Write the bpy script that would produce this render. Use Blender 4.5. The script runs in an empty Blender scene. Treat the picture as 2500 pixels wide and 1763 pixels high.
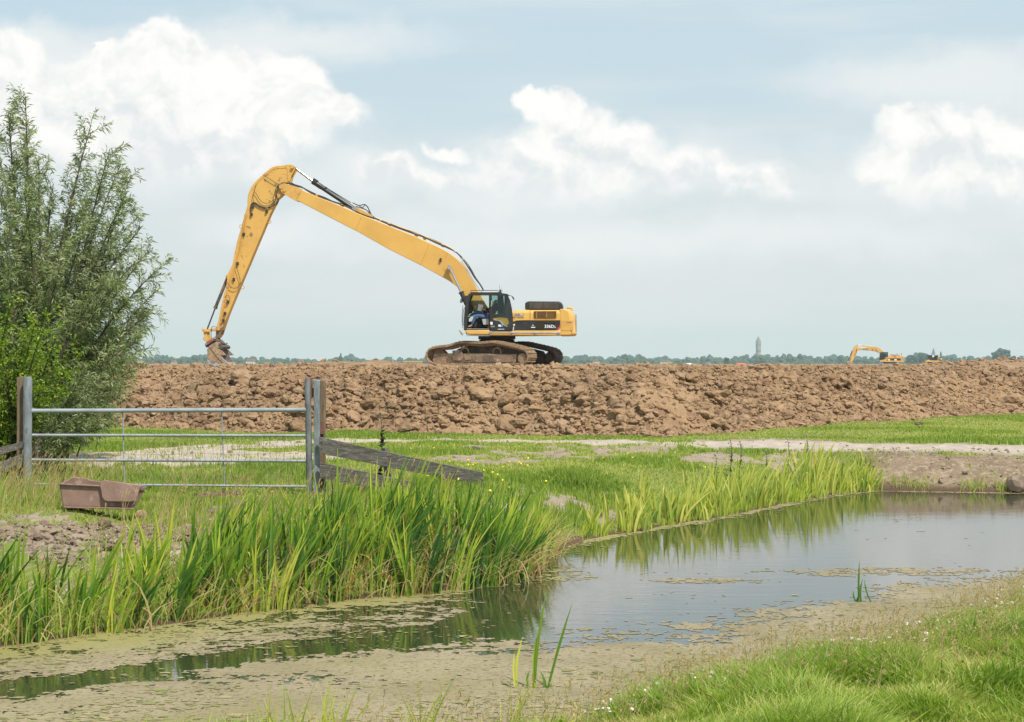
import bpy, bmesh, math, random
import numpy as np
from mathutils import Vector, Matrix
random.seed(7)
R = math.radians
SC = bpy.context.scene
COL = SC.collection
# ------------------------------------------------------------------ camera
F, CX, HY, EYE = 4000.0, 1250.0, 888.0, 1.7      # photo pixels (2500 wide), horizon row, eye height in metres
cd = bpy.data.cameras.new("camera"); cam = bpy.data.objects.new("camera", cd); COL.objects.link(cam)
cd.sensor_width = 36; cd.lens = 36*F/2500; cd.shift_y = 0.0026
cd.clip_start = 0.1; cd.clip_end = 12000
cam.location = (0, 0, EYE); cam.rotation_euler = (R(90), 0, 0)
SC.camera = cam
# ------------------------------------------------------------------ sun, world, exposure
SUN_EL, SUN_AZ = 53, 36                 # degrees; azimuth measured from straight behind the camera towards the right
to_sun = Vector((math.sin(R(SUN_AZ))*math.cos(R(SUN_EL)), -math.cos(R(SUN_AZ))*math.cos(R(SUN_EL)), math.sin(R(SUN_EL))))
sd = bpy.data.lights.new("sun", 'SUN'); sd.energy = 4.7; sd.angle = R(0.6); sd.color = (1, 0.94, 0.84)
so = bpy.data.objects.new("sun", sd); COL.objects.link(so); so.rotation_euler = to_sun.to_track_quat('Z', 'Y').to_euler()
SC.view_settings.view_transform = 'Standard'; SC.view_settings.look = 'None'
SC.view_settings.exposure = 0.20; SC.view_settings.gamma = 1
world = bpy.data.worlds.new("World"); SC.world = world; world.use_nodes = True
SC.cycles.max_bounces = 6; SC.cycles.transparent_max_bounces = 12; SC.cycles.volume_bounces = 1
SC.cycles.diffuse_bounces = 3; SC.cycles.glossy_bounces = 3

class NT:
    """little helper for writing node graphs"""
    def __init__(s, tree): s.t = tree; s.n = tree.nodes; s.l = tree.links
    def node(s, typ, **kw):
        n = s.n.new(typ)
        for k, v in kw.items(): setattr(n, k, v)
        return n
    def put(s, sock, v):
        if v is None: return
        if isinstance(v, bpy.types.NodeSocket): s.l.new(v, sock)
        else: sock.default_value = v
    def m(s, op, a, b=None, c=None, clamp=False):
        n = s.node('ShaderNodeMath', operation=op, use_clamp=clamp)
        s.put(n.inputs[0], a); s.put(n.inputs[1], b); s.put(n.inputs[2], c); return n.outputs[0]
    def v(s, op, a, b=None, scale=None):
        n = s.node('ShaderNodeVectorMath', operation=op)
        s.put(n.inputs[0], a); s.put(n.inputs[1], b)
        if scale is not None: s.put(n.inputs['Scale'], scale)
        return n.outputs['Value'] if op in ('LENGTH', 'DOT_PRODUCT') else n.outputs[0]
    def comb(s, x, y, z):
        n = s.node('ShaderNodeCombineXYZ'); s.put(n.inputs[0], x); s.put(n.inputs[1], y); s.put(n.inputs[2], z); return n.outputs[0]
    def sep(s, a):
        n = s.node('ShaderNodeSeparateXYZ'); s.put(n.inputs[0], a); return n.outputs
    def noise(s, vec, scale, detail=3, rough=0.5, dist=0.0, col=False):
        n = s.node('ShaderNodeTexNoise'); s.put(n.inputs['Vector'], vec)
        n.inputs['Scale'].default_value = scale; n.inputs['Detail'].default_value = detail
        n.inputs['Roughness'].default_value = rough; n.inputs['Distortion'].default_value = dist
        return n.outputs['Color'] if col else n.outputs['Fac']
    def vor(s, vec, scale, feature='F1', out='Distance', rand=1.0):
        n = s.node('ShaderNodeTexVoronoi', feature=feature); s.put(n.inputs['Vector'], vec)
        n.inputs['Scale'].default_value = scale; n.inputs['Randomness'].default_value = rand
        return n.outputs[out]
    def sstep(s, x, lo, hi, a=0.0, b=1.0):
        n = s.node('ShaderNodeMapRange', interpolation_type='SMOOTHSTEP'); s.put(n.inputs[0], x)
        s.put(n.inputs[1], lo); s.put(n.inputs[2], hi); s.put(n.inputs[3], a); s.put(n.inputs[4], b); return n.outputs[0]
    def mix(s, f, a, b, mode='MIX'):
        n = s.node('ShaderNodeMix', data_type='RGBA', blend_type=mode)
        s.put(n.inputs[0], f)
        for sock, v in ((n.inputs[6], a), (n.inputs[7], b)):
            if isinstance(v, (tuple, list)) and len(v) == 3: v = (*v, 1)
            s.put(sock, v)
        return n.outputs[2]
    def attr(s, name): return s.node('ShaderNodeAttribute', attribute_name=name).outputs['Fac']

def build_sky():
    t = NT(world.node_tree); t.n.clear()
    out = t.node('ShaderNodeOutputWorld'); bg = t.node('ShaderNodeBackground')
    t.l.new(bg.outputs[0], out.inputs[0])
    sky = t.node('ShaderNodeTexSky', sky_type='NISHITA'); sky.sun_disc = False
    sky.sun_elevation = R(SUN_EL); sky.sun_rotation = R(180-SUN_AZ); sky.air_density = 1.0; sky.dust_density = 2.0
    d = t.node('ShaderNodeTexCoord').outputs['Generated']
    x, y, z = t.sep(d)
    ya = t.m('MAXIMUM', t.m('ABSOLUTE', y), 0.03)
    u = t.m('MULTIPLY', t.m('DIVIDE', x, ya), 4.0); v = t.m('MULTIPLY', t.m('DIVIDE', z, ya), 4.0)
    P = t.comb(u, v, 0.37)
    w1 = t.v('SCALE', t.v('SUBTRACT', t.noise(P, 6, 6, 0.58, col=True), (0.5, 0.5, 0.5)), scale=0.15)
    w2 = t.v('SCALE', t.v('SUBTRACT', t.noise(P, 1.6, 2, 0.5, col=True), (0.5, 0.5, 0.5)), scale=0.10)
    Q = t.v('ADD', P, t.v('ADD', w1, w2))
    Q = t.v('MULTIPLY', Q, (1, 1, 0))
    def field(blobs, k=0.25):
        acc = None
        for (px, py, rx, ry) in blobs:        # display pixels of a 2296 wide view
            c = ((px*1.0889-CX)/1000, (HY-py*1.0889)/1000, 0)
            L = t.v('LENGTH', t.v('MULTIPLY', t.v('SUBTRACT', Q, c), (1000/(rx*1.0889), 1000/(ry*1.0889), 0)))
            acc = L if acc is None else t.m('SMOOTH_MIN', acc, L, k)
        return t.m('SUBTRACT', 1.0, acc)
    crisp = field([(375, 115, 95, 62), (290, 180, 190, 78), (215, 104, 22, 9), (560, 180, 150, 75), (690, 255, 130, 62), (640, 215, 100, 70),
                   (300, 300, 280, 120), (120, 250, 150, 100), (520, 330, 230, 70), (440, 240, 190, 110), (20, 160, 90, 70),
                   (1215, 235, 52, 36), (1285, 245, 60, 52), (1300, 310, 125, 72), (1385, 335, 105, 62), (1205, 372, 130, 70), (1350, 395, 230, 72), (1490, 385, 110, 58),
                   (1605, 385, 60, 46), (1660, 412, 120, 48), (1745, 402, 95, 50), (1020, 340, 60, 22), (880, 395, 90, 42), (1000, 410, 150, 36),
                   (2050, 285, 110, 50), (2140, 320, 190, 82), (2290, 330, 150, 80), (1990, 375, 95, 60), (2180, 400, 260, 72), (2400, 380, 200, 90),
                   (-250, 250, 260, 120), (2700, 330, 180, 90), (3100, 380, 200, 70), (-700, 330, 220, 90)])
    soft = field([(330, 300, 480, 150), (1330, 380, 520, 95), (2200, 380, 420, 120), (650, 90, 380, 60), (850, 400, 220, 70), (1500, 520, 900, 70),
                  (620, 520, 200, 60), (1150, 430, 380, 60), (2150, 180, 420, 80), (60, 120, 260, 60)], 0.5)
    fine = t.noise(P, 14, 6, 0.6)
    mid = t.noise(P, 4.2, 4, 0.55)
    cf = t.m('ADD', crisp, t.m('MULTIPLY', t.m('SUBTRACT', fine, 0.5), 0.42))
    cf = t.m('ADD', cf, t.m('MULTIPLY', t.m('SUBTRACT', mid, 0.5), 0.22))
    cf = t.m('ADD', cf, 0.20)
    # crisp at the sunlit tops, ragged and thin towards the bases
    edge = t.sstep(v, 0.38, 0.68, 0.95, 0.34)
    a_c = t.sstep(t.m('DIVIDE', cf, edge), 0.0, 1.0)
    base_fade = t.sstep(v, 0.30, 0.47)
    a_c = t.m('MULTIPLY', a_c, base_fade)
    a_s = t.sstep(t.m('ADD', soft, t.m('MULTIPLY', t.m('SUBTRACT', mid, 0.5), 0.9)), -0.35, 0.85)
    band = t.noise(t.v('MULTIPLY', P, (0.55, 3.2, 1)), 1.6, 4, 0.55)
    a_b = t.sstep(band, 0.40, 0.68)
    # relief: brightness from the density falling off towards the sun (up and to the right)
    n0 = t.noise(Q, 5.5, 5, 0.55); n1 = t.noise(t.v('ADD', Q, (0.020, 0.045, 0)), 5.5, 5, 0.55)
    rel = t.m('MULTIPLY', t.m('SUBTRACT', n0, n1), 2.1)
    lum = t.m('ADD', t.m('ADD', 0.90, rel), t.sstep(v, 0.42, 0.80, -0.12, 0.08))
    lum = t.m('ADD', lum, t.m('MULTIPLY', t.sstep(t.noise(P, 2.3, 2, 0.5), 0.35, 0.65), 0.10))
    cl = t.sstep(lum, 0.60, 1.10)
    cloud = t.mix(cl, (0.70, 0.735, 0.74), (0.90, 0.885, 0.86))
    nish = t.v('SCALE', sky.outputs[0], scale=0.115)
    el = t.sstep(v, 0.0, 0.95)
    veil = t.mix(el, (0.64, 0.695, 0.685), (0.50, 0.635, 0.71))
    base = t.mix(0.93, nish, veil)
    base = t.mix(t.m('MULTIPLY', a_b, 0.5), base, (0.72, 0.735, 0.73))
    base = t.mix(t.m('MULTIPLY', a_s, 0.80), base, (0.77, 0.79, 0.785))
    colr = t.mix(a_c, base, cloud)
    t.l.new(colr, bg.inputs[0]); bg.inputs[1].default_value = 1.0
    world.cycles.sampling_method = 'MANUAL'; world.cycles.sample_map_resolution = 512
build_sky()

# ------------------------------------------------------------------ placing helpers
def W(sx, sy, Y): return Vector(((sx-CX)/F*Y, Y, EYE-(sy-HY)/F*Y))
def Gp(sx, sy, z):
    Y = (EYE-z)*F/(sy-HY); return Vector(((sx-CX)/F*Y, Y, z))

# ------------------------------------------------------------------ object helpers
def link(o, parent=None):
    COL.objects.link(o)
    if parent is not None: o.parent = parent
    return o
def tag(o, label=None, cat=None, group=None, kind=None):
    if label: o['label'] = label
    if cat: o['category'] = cat
    if group: o['group'] = group
    if kind: o['kind'] = kind
    return o
def empty(name, loc=(0, 0, 0), rz=0, label=None, cat=None, group=None):
    o = bpy.data.objects.new(name, None); COL.objects.link(o); o.location = loc; o.rotation_euler = (0, 0, rz)
    o.empty_display_size = 0.2
    return tag(o, label, cat, group)
def mesh_np(name, V, Fc, mat, parent=None, attrs=None, smooth=False):
    V = np.ascontiguousarray(V, dtype=np.float32); Fc = np.ascontiguousarray(Fc, dtype=np.int32)
    me = bpy.data.meshes.new(name); k = Fc.shape[1]
    me.vertices.add(len(V)); me.vertices.foreach_set('co', V.ravel())
    me.loops.add(Fc.size); me.loops.foreach_set('vertex_index', Fc.ravel())
    me.polygons.add(len(Fc)); me.polygons.foreach_set('loop_start', np.arange(0, Fc.size, k, dtype=np.int32))
    me.update(calc_edges=True)
    me.polygons.foreach_set('use_smooth', np.full(len(Fc), smooth, dtype=bool))
    for nm, a in (attrs or {}).items():
        at = me.attributes.new(nm, 'FLOAT', 'POINT'); at.data.foreach_set('value', np.ascontiguousarray(a, dtype=np.float32))
    me.materials.append(mat)
    o = bpy.data.objects.new(name, me); return link(o, parent)
class MB:
    def __init__(s): s.v = []; s.f = []
    def add(s, vs, fs):
        b = len(s.v); s.v += [tuple(p) for p in vs]; s.f += [tuple(b+i for i in f) for f in fs]; return s
    def box(s, c, d, M=None):
        hx, hy, hz = d[0]/2, d[1]/2, d[2]/2; vs = []
        for sz in (-1, 1):
            for (a, b) in ((-1, -1), (1, -1), (1, 1), (-1, 1)):
                p = Vector((a*hx, b*hy, sz*hz))
                if M is not None: p = M @ p
                vs.append(p+Vector(c))
        return s.add(vs, [(0, 3, 2, 1), (4, 5, 6, 7), (0, 1, 5, 4), (1, 2, 6, 5), (2, 3, 7, 6), (3, 0, 4, 7)])
    def prism(s, pts, y0, y1):
        n = len(pts)
        vs = [(p[0], y0, p[1]) for p in pts]+[(p[0], y1, p[1]) for p in pts]
        fs = [tuple(range(n)), tuple(range(2*n-1, n-1, -1))]+[(i, (i+1) % n, n+(i+1) % n, n+i) for i in range(n)]
        return s.add(vs, fs)
    def tube(s, path, r, seg=8, caps=True):
        path = [Vector(p) for p in path]; n = len(path)
        rs = list(r) if isinstance(r, (list, tuple)) else [r]*n
        up = None; vs = []
        for i, p in enumerate(path):
            t = (path[min(i+1, n-1)]-path[max(i-1, 0)]).normalized()
            if up is None:
                up = Vector((0, 0, 1)) if abs(t.z) < 0.9 else Vector((0, 1, 0))
            a = t.cross(up).normalized(); b = a.cross(t).normalized(); up = b
            for k in range(seg):
                th = 2*math.pi*k/seg; vs.append(p+(a*math.cos(th)+b*math.sin(th))*rs[i])
        fs = [(i*seg+k, i*seg+(k+1) % seg, (i+1)*seg+(k+1) % seg, (i+1)*seg+k) for i in range(n-1) for k in range(seg)]
        if caps: fs += [tuple(range(seg-1, -1, -1)), tuple(range((n-1)*seg, n*seg))]
        return s.add(vs, fs)
    def each(s, name, mat, parent=None, **kw):
        """every separate piece becomes an object of its own"""
        up = list(range(len(s.v)))
        def find(i):
            while up[i] != i: up[i] = up[up[i]]; i = up[i]
            return i
        for f in s.f:
            for i in f[1:]: up[find(i)] = find(f[0])
        groups = {}
        for f in s.f: groups.setdefault(find(f[0]), []).append(f)
        res = []
        for fs in groups.values():
            ids = sorted({i for f in fs for i in f}); mp = {i: k for k, i in enumerate(ids)}; m = MB(); m.v = [s.v[i] for i in ids]; m.f = [tuple(mp[i] for i in f) for f in fs]; res.append(m.build(name, mat, parent, **kw))
        return res
    def build(s, name, mat, parent=None, bevel=0, seg=2, ang=35, label=None):
        me = bpy.data.meshes.new(name); me.from_pydata(s.v, [], s.f); me.update()
        bm = bmesh.new(); bm.from_mesh(me); bmesh.ops.recalc_face_normals(bm, faces=bm.faces); bm.to_mesh(me); bm.free()
        me.polygons.foreach_set('use_smooth', [True]*len(me.polygons)); me.set_sharp_from_angle(angle=R(ang))
        me.materials.append(mat); o = bpy.data.objects.new(name, me); link(o, parent)
        if bevel:
            b = o.modifiers.new('bevel', 'BEVEL'); b.width = bevel; b.segments = seg; b.limit_method = 'ANGLE'; b.angle_limit = R(40)
        if label: o['label'] = label
        return o
def smooth_path(pts, n=6):
    pts = [Vector(p) for p in pts]; out = []
    for i in range(len(pts)-1):
        p0 = pts[max(i-1, 0)]; p1 = pts[i]; p2 = pts[i+1]; p3 = pts[min(i+2, len(pts)-1)]
        for k in range(n):
            t = k/n
            out.append(0.5*((2*p1)+(-p0+p2)*t+(2*p0-5*p1+4*p2-p3)*t*t+(-p0+3*p1-3*p2+p3)*t**3))
    out.append(pts[-1]); return out

# ------------------------------------------------------------------ numpy noise and distance helpers
def _h(ix, iy, s):
    n = (ix.astype(np.int64)*374761393+iy.astype(np.int64)*668265263+s*974634777) & 0xffffffff
    n = ((n ^ (n >> 13))*1274126177) & 0xffffffff; n = (n ^ (n >> 16)) & 0xffffffff
    return n/4294967295.0
def vnoise(x, y, s=0):
    ix = np.floor(x); iy = np.floor(y); fx = x-ix; fy = y-iy
    fx = fx*fx*(3-2*fx); fy = fy*fy*(3-2*fy)
    a = _h(ix, iy, s); b = _h(ix+1, iy, s); c = _h(ix, iy+1, s); d = _h(ix+1, iy+1, s)
    return (a*(1-fx)+b*fx)*(1-fy)+(c*(1-fx)+d*fx)*fy
def fbm(x, y, s=0, o=4, g=0.5):
    r = 0; a = 1; t = 0
    for i in range(o):
        r = r+a*vnoise(x*2**i+i*17.3, y*2**i+i*9.1, s+i); t += a; a *= g
    return r/t
def voro(x, y, s=0):
    ix = np.floor(x); iy = np.floor(y); f1 = np.full(x.shape, 9.0); f2 = f1.copy(); idv = np.zeros(x.shape)
    for dx in (-1, 0, 1):
        for dy in (-1, 0, 1):
            cx = ix+dx; cy = iy+dy; px = cx+_h(cx, cy, s); py = cy+_h(cx, cy, s+5); d = np.hypot(px-x, py-y)
            m = d < f1; f2 = np.where(m, f1, np.minimum(f2, d)); idv = np.where(m, _h(cx, cy, s+9), idv); f1 = np.where(m, d, f1)
    return f1, f2, idv
def ss(x, a, b):
    t = np.clip((x-a)/(b-a), 0, 1); return t*t*(3-2*t)
def seg_dist(x, y, pts):
    d = np.full(np.shape(x), 1e9)
    for (ax, ay), (bx, by) in zip(pts[:-1], pts[1:]):
        vx, vy = bx-ax, by-ay; t = np.clip(((x-ax)*vx+(y-ay)*vy)/(vx*vx+vy*vy), 0, 1)
        d = np.minimum(d, np.hypot(x-ax-t*vx, y-ay-t*vy))
    return d
def inside(x, y, poly):
    r = np.zeros(np.shape(x), bool); n = len(poly)
    for i in range(n):
        ax, ay = poly[i]; bx, by = poly[(i+1) % n]
        if ay == by: continue
        c = ((ay > y) != (by > y)) & (x < (bx-ax)*(y-ay)/(by-ay)+ax); r ^= c
    return r
# ------------------------------------------------------------------ land layout (metres; x right, y away from the camera)
WZ = -0.5
SHORE_FAR = [(-40, 1), (-12, 9.8), (-6, 11.6), (-3.97, 12.7), (-2.86, 13.9), (-1.8, 15.0), (-0.6, 15.9), (0.05, 16.7), (0.32, 18.2), (0.55, 19.6), (1.1, 20.7),
             (1.9, 21.9), (2.9, 23.3), (4.1, 25.4), (5.2, 27.2), (6.3, 28.4), (7.4, 28.1), (8.7, 27.9), (11, 27.4), (14, 27.5), (40, 34)]
SHORE_NEAR = [(-40, -6), (-10, 6.2), (-3, 8.0), (-1.2, 8.55), (0, 9.05), (1.0, 10.5), (2.6, 12.0), (4.6, 14.9), (8, 18.4), (14, 22.5), (40, 31)]
POND = SHORE_FAR+SHORE_NEAR[::-1]
TOE = [(-300, 60), (-60, 47), (-14, 45), (-10.6, 44.0), (-8.5, 42.2), (-5.5, 40.6), (-3, 40.2), (0, 39.8), (1.9, 38.9), (3.3, 38.0), (4.6, 39.3), (5.9, 41.8),
       (8.6, 45.6), (11.6, 49.2), (17.4, 55.7), (40, 80), (300, 330)]
BANKP = TOE+[(300, 1100), (-300, 1100)]
ROAD = [(30, 30.0), (12, 32.0), (8, 32.9), (5, 34.3), (1.5, 35.9), (-1.5, 36.3), (-4.5, 35.2), (-6.5, 32), (-7.5, 29.5)]
def pond_d(x, y):
    d = seg_dist(x, y, POND+[POND[0]]); return np.where(inside(x, y, POND), -d, d)
def bank_t(x, y):
    d = seg_dist(x, y, TOE); return np.where(inside(x, y, BANKP), d, -d)
def far_side(x, y):
    return y > np.interp(x, [p[0] for p in SHORE_NEAR], [p[1]+(0.5) for p in SHORE_NEAR])
def left_rough(x, y): return np.exp(-((x+4.7)/1.8)**4-((y-17.2)/1.8)**4)*(np.abs(fbm(x*3.5, y*3.5, 15, 4, 0.6)-0.5)*0.55-0.06)
def ground_z(x, y, fine=True):
    x = np.asarray(x, float); y = np.asarray(y, float)
    d = pond_d(x, y)+(fbm(x*1.3, y*1.3, 3, 3)-0.5)*0.25
    far = far_side(x, y)
    right = ss(x, 5.5, 7.0)
    dw = np.where(far, 3.4*(1-right)+1.6*right, 2.6)
    t = np.clip(d/dw, 0, 1); prof = 1-(1-t)**2.0
    T = np.where(far, -0.20*(1-ss(y, 24.2, 27.5))*(1-ss(x, -2.6, -0.8)), -0.02-0.10*ss(x, 0, 4))
    z = np.where(d > 0, WZ+(T-WZ)*prof, WZ+np.maximum(d*0.55, -0.7))
    if fine:
        land = ss(d, 0.0, 0.8)
        z = z+land*((fbm(x*0.5, y*0.5, 11, 3)-0.5)*0.12+(fbm(x*2.2, y*2.2, 12, 3)-0.5)*0.05)
        dd = dirt(x, y)
        z = z+land*dd*(fbm(x*6, y*6, 14, 3, 0.6)-0.5)*0.10
        z = z+np.exp(-((x+4.9)/0.9)**2-((y-17.6)/0.9)**2)*0.05+np.exp(-((x+3.9)/0.8)**2-((y-17.2)/0.7)**2)*0.04+left_rough(x, y)*0.75+np.exp(-((x+5.35)/0.42)**2-((y-19.75)/0.35)**2)*0.15
    return z
def dirt(x, y):
    n = fbm(x*1.1, y*0.9, 21, 4); n2 = fbm(x*3.5, y*3.5, 23, 3)
    road = 1-ss(seg_dist(x, y, ROAD)+(n-0.5)*1.6, np.where(x > 4, 1.7, 0.5), np.where(x > 4, 2.4, 1.3))
    yard = 1-ss(np.hypot((x+6.9)/4.6, (y-29.6)/2.7)+(n-0.5)*0.7, 0.72, 1.0)
    patchy = ss(n*0.6+n2*0.4, 0.47, 0.56)*ss(x, -3, 0)*(1-ss(x, 7, 9))*ss(y, 27.8, 28.8)*(1-ss(y, 33.5, 35))
    pd = pond_d(x, y)
    bank = ss(x, 5.9, 6.7)*far_side(x, y)*(1-ss(y, 31.6, 33.0))*ss(0.95-n2*0.7+0.25*(1-ss(pd, 0.1, 1)), 0.38, 0.5)
    tuft = ss(fbm(x*0.8, y*2.0, 31, 2), 0.60, 0.66)*ss(x, 6.5, 7.5)*ss(y, 29.5, 30.5)
    bank = bank*(1-0.9*tuft)
    spot = ss(n2*0.65+n*0.35, 0.50, 0.57)*np.exp(-((x-0.75)/1.1)**4-((y-21.3)/2.0)**4)
    left = (1-ss(np.hypot((x+4.7)/1.45, (y-17.5)/1.2)+(n2-0.5)*2.2+(n-0.5)*1.0, 0.72, 0.95))
    left2 = ss(n2, 0.52, 0.6)*(1-ss(x, -2.5, -1))*(1-ss(y, 20, 21))*ss(pd, .4, 1)*far_side(x, y)*0.8
    return np.clip(np.maximum.reduce([road, yard, patchy, bank, spot, left, left2]), 0, 1)
# ------------------------------------------------------------------ materials
MATS = {}
def new_mat(name):
    m = bpy.data.materials.new(name); m.use_nodes = True; t = NT(m.node_tree)
    p = m.node_tree.nodes['Principled BSDF']; MATS[name] = m
    return m, t, p
def simple(name, c1, c2=None, rough=0.5, metal=0.0, scale=4.0, lo=0.35, hi=0.65, bump=0.0, bscale=30, spec=None, stretch=None, third=None, coat=0):
    m, t, p = new_mat(name)
    co = t.node('ShaderNodeTexCoord').outputs['Object']
    if stretch: co = t.v('MULTIPLY', co, stretch)
    col = (*c1, 1)
    if c2 is not None:
        f = t.sstep(t.noise(co, scale, 5, 0.6), lo, hi); col = t.mix(f, c1, c2)
    if third is not None:      # (colour, scale, lo, hi)
        f = t.sstep(t.noise(t.v('ADD', co, (3.1, 7.7, 1.3)), third[1], 6, 0.65), third[2], third[3]); col = t.mix(f, col, third[0])
    t.put(p.inputs['Base Color'], col)
    p.inputs['Roughness'].default_value = rough; p.inputs['Metallic'].default_value = metal
    if spec is not None: p.inputs['Specular IOR Level'].default_value = spec
    if coat: p.inputs['Coat Weight'].default_value = coat; p.inputs['Coat Roughness'].default_value = 0.15
    if bump:
        b = t.node('ShaderNodeBump'); b.inputs['Strength'].default_value = bump; b.inputs['Distance'].default_value = 0.02
        t.l.new(t.noise(co, bscale, 5, 0.6), b.inputs['Height']); t.l.new(b.outputs[0], p.inputs['Normal'])
    return m
def leafy(name, cols, trans=0.35, rough=0.5, spec=0.4):
    """cols: 4 colours spread over the 'rnd' value each blade or leaf carries"""
    m, t, p = new_mat(name)
    r = t.attr('rnd'); ramp = t.node('ShaderNodeValToRGB'); t.l.new(r, ramp.inputs[0])
    e = ramp.color_ramp.elements
    e[0].position = 0; e[0].color = (*cols[0], 1); e[1].position = 1; e[1].color = (*cols[-1], 1)
    for i in range(1, len(cols)-1):
        q = e.new(i/(len(cols)-1)); q.color = (*cols[i], 1)
    tr = t.node('ShaderNodeBsdfTranslucent'); mx = t.node('ShaderNodeMixShader'); mx.inputs[0].default_value = trans
    t.l.new(ramp.outputs[0], p.inputs['Base Color'])
    t.l.new(t.mix(1.0, ramp.outputs[0], (1.35, 1.4, 0.8), 'MULTIPLY'), tr.inputs[0])
    p.inputs['Roughness'].default_value = rough; p.inputs['Specular IOR Level'].default_value = spec
    t.l.new(p.outputs[0], mx.inputs[1]); t.l.new(tr.outputs[0], mx.inputs[2])
    t.l.new(mx.outputs[0], m.node_tree.nodes['Material Output'].inputs[0])
    return m
YEL = simple('yellow_paint', (0.64, 0.385, 0.092), (0.57, 0.335, 0.080), rough=0.42, scale=0.8, bump=0.03, bscale=1.5, third=((0.40, 0.235, 0.09), 5, 0.60, 0.80))
YEL_D = simple('dirty_yellow_paint', (0.62, 0.36, 0.085), (0.52, 0.30, 0.08), rough=0.5, scale=2.2, third=((0.20, 0.13, 0.07), 7, 0.60, 0.70))
BLK = simple('black_paint', (0.018, 0.019, 0.02), (0.028, 0.028, 0.028), rough=0.4, scale=3)
BLKM = simple('black_matt', (0.02, 0.02, 0.02), (0.045, 0.04, 0.035), rough=0.75, scale=6)
SMOKE = simple('dusty_black_hood', (0.05, 0.042, 0.036), (0.085, 0.07, 0.055), rough=0.45, scale=2)
HOSE = simple('rubber_hose', (0.02, 0.022, 0.022), (0.05, 0.05, 0.045), rough=0.55, scale=9)
CHROME = simple('chrome_rod', (0.75, 0.76, 0.78), (0.66, 0.67, 0.7), rough=0.18, metal=1.0, scale=5)
RODD = simple('dark_rod', (0.08, 0.08, 0.085), rough=0.35, metal=0.6)
STICKY = simple('scuffed_yellow_paint', (0.63, 0.375, 0.092), (0.56, 0.325, 0.082), rough=0.45, scale=1.2, bump=0.03, bscale=1.5, third=((0.24, 0.15, 0.075), 3.2, 0.60, 0.66))
STEEL = simple('worn_bright_steel', (0.52, 0.53, 0.56), (0.40, 0.40, 0.42), rough=0.38, metal=0.55, scale=5, third=((0.30, 0.19, 0.11), 4, 0.56, 0.68))
GREYM = simple('grey_rail_metal', (0.42, 0.42, 0.43), (0.34, 0.32, 0.3), rough=0.45, metal=0.5, scale=6)
MUD = simple('dried_mud', (0.33, 0.225, 0.135), (0.22, 0.145, 0.088), rough=0.95, scale=5, bump=0.5, bscale=24, third=((0.40, 0.30, 0.20), 11, 0.5, 0.66))
MUDS = simple('muddy_steel', (0.27, 0.185, 0.115), (0.14, 0.10, 0.075), rough=0.8, scale=3.5, bump=0.5, bscale=22, third=((0.42, 0.37, 0.33), 6, 0.57, 0.70))
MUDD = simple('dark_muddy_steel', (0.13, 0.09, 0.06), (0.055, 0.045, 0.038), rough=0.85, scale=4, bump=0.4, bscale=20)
RED = simple('red_paint', (0.45, 0.035, 0.03), (0.35, 0.05, 0.04), rough=0.5)
WHITE = simple('white_lettering', (0.75, 0.76, 0.76), rough=0.5)
BLUE = simple('blue_lettering', (0.13, 0.22, 0.48), rough=0.5)
CYAN = simple('blue_sticker', (0.03, 0.3, 0.6), rough=0.4)
GRILL = simple('bronze_grille', (0.24, 0.135, 0.05), (0.16, 0.09, 0.04), rough=0.6, scale=3)
BEIGE = simple('grey_seat_plastic', (0.42, 0.42, 0.40), (0.34, 0.34, 0.32), rough=0.6)
def glass(name, tint=(0.62, 0.78, 0.74), refl=1.0):
    m, t, p = new_mat(name); t.n.remove(p)
    tr = t.node('ShaderNodeBsdfTransparent'); tr.inputs[0].default_value = (*tint, 1)
    gl = t.node('ShaderNodeBsdfGlossy'); gl.inputs['Roughness'].default_value = 0.02
    fr = t.node('ShaderNodeFresnel'); fr.inputs[0].default_value = 1.5
    mx = t.node('ShaderNodeMixShader'); t.l.new(t.m('MULTIPLY', fr.outputs[0], refl), mx.inputs[0])
    t.l.new(tr.outputs[0], mx.inputs[1]); t.l.new(gl.outputs[0], mx.inputs[2])
    t.l.new(mx.outputs[0], m.node_tree.nodes['Material Output'].inputs[0]); return m
GLASS = glass('cab_glass')
GLASSL = glass('clear_side_glass', (0.86, 0.93, 0.90), 0.6)
GLASSD = glass('tinted_glass', (0.30, 0.48, 0.42))

def soil_mat():
    m, t, p = new_mat('dug_clay_soil')
    co = t.node('ShaderNodeNewGeometry').outputs['Position']
    c = t.mix(t.sstep(t.noise(co, 0.45, 5, 0.6), 0.40, 0.60), (0.285, 0.183, 0.103), (0.175, 0.109, 0.062))
    c = t.mix(t.sstep(t.noise(co, 3.2, 5, 0.6), 0.40, 0.66), c, (0.325, 0.218, 0.130))
    c = t.mix(t.m('MULTIPLY', t.sstep(t.noise(co, 1.6, 4, 0.6), 0.54, 0.68), 0.8), c, (0.185, 0.108, 0.064))
    c = t.mix(t.m('MULTIPLY', t.attr('rnd'), 0.55), c, (0.35, 0.24, 0.155))
    t.l.new(c, p.inputs['Base Color']); p.inputs['Roughness'].default_value = 0.95; p.inputs['Specular IOR Level'].default_value = 0.15
    b = t.node('ShaderNodeBump'); b.inputs['Strength'].default_value = 0.9; b.inputs['Distance'].default_value = 0.03
    h = t.m('ADD', t.noise(co, 16, 5, 0.65), t.m('MULTIPLY', t.vor(co, 13), -0.7))
    t.l.new(h, b.inputs['Height']); t.l.new(b.outputs[0], p.inputs['Normal']); return m
SOIL = soil_mat()
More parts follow.
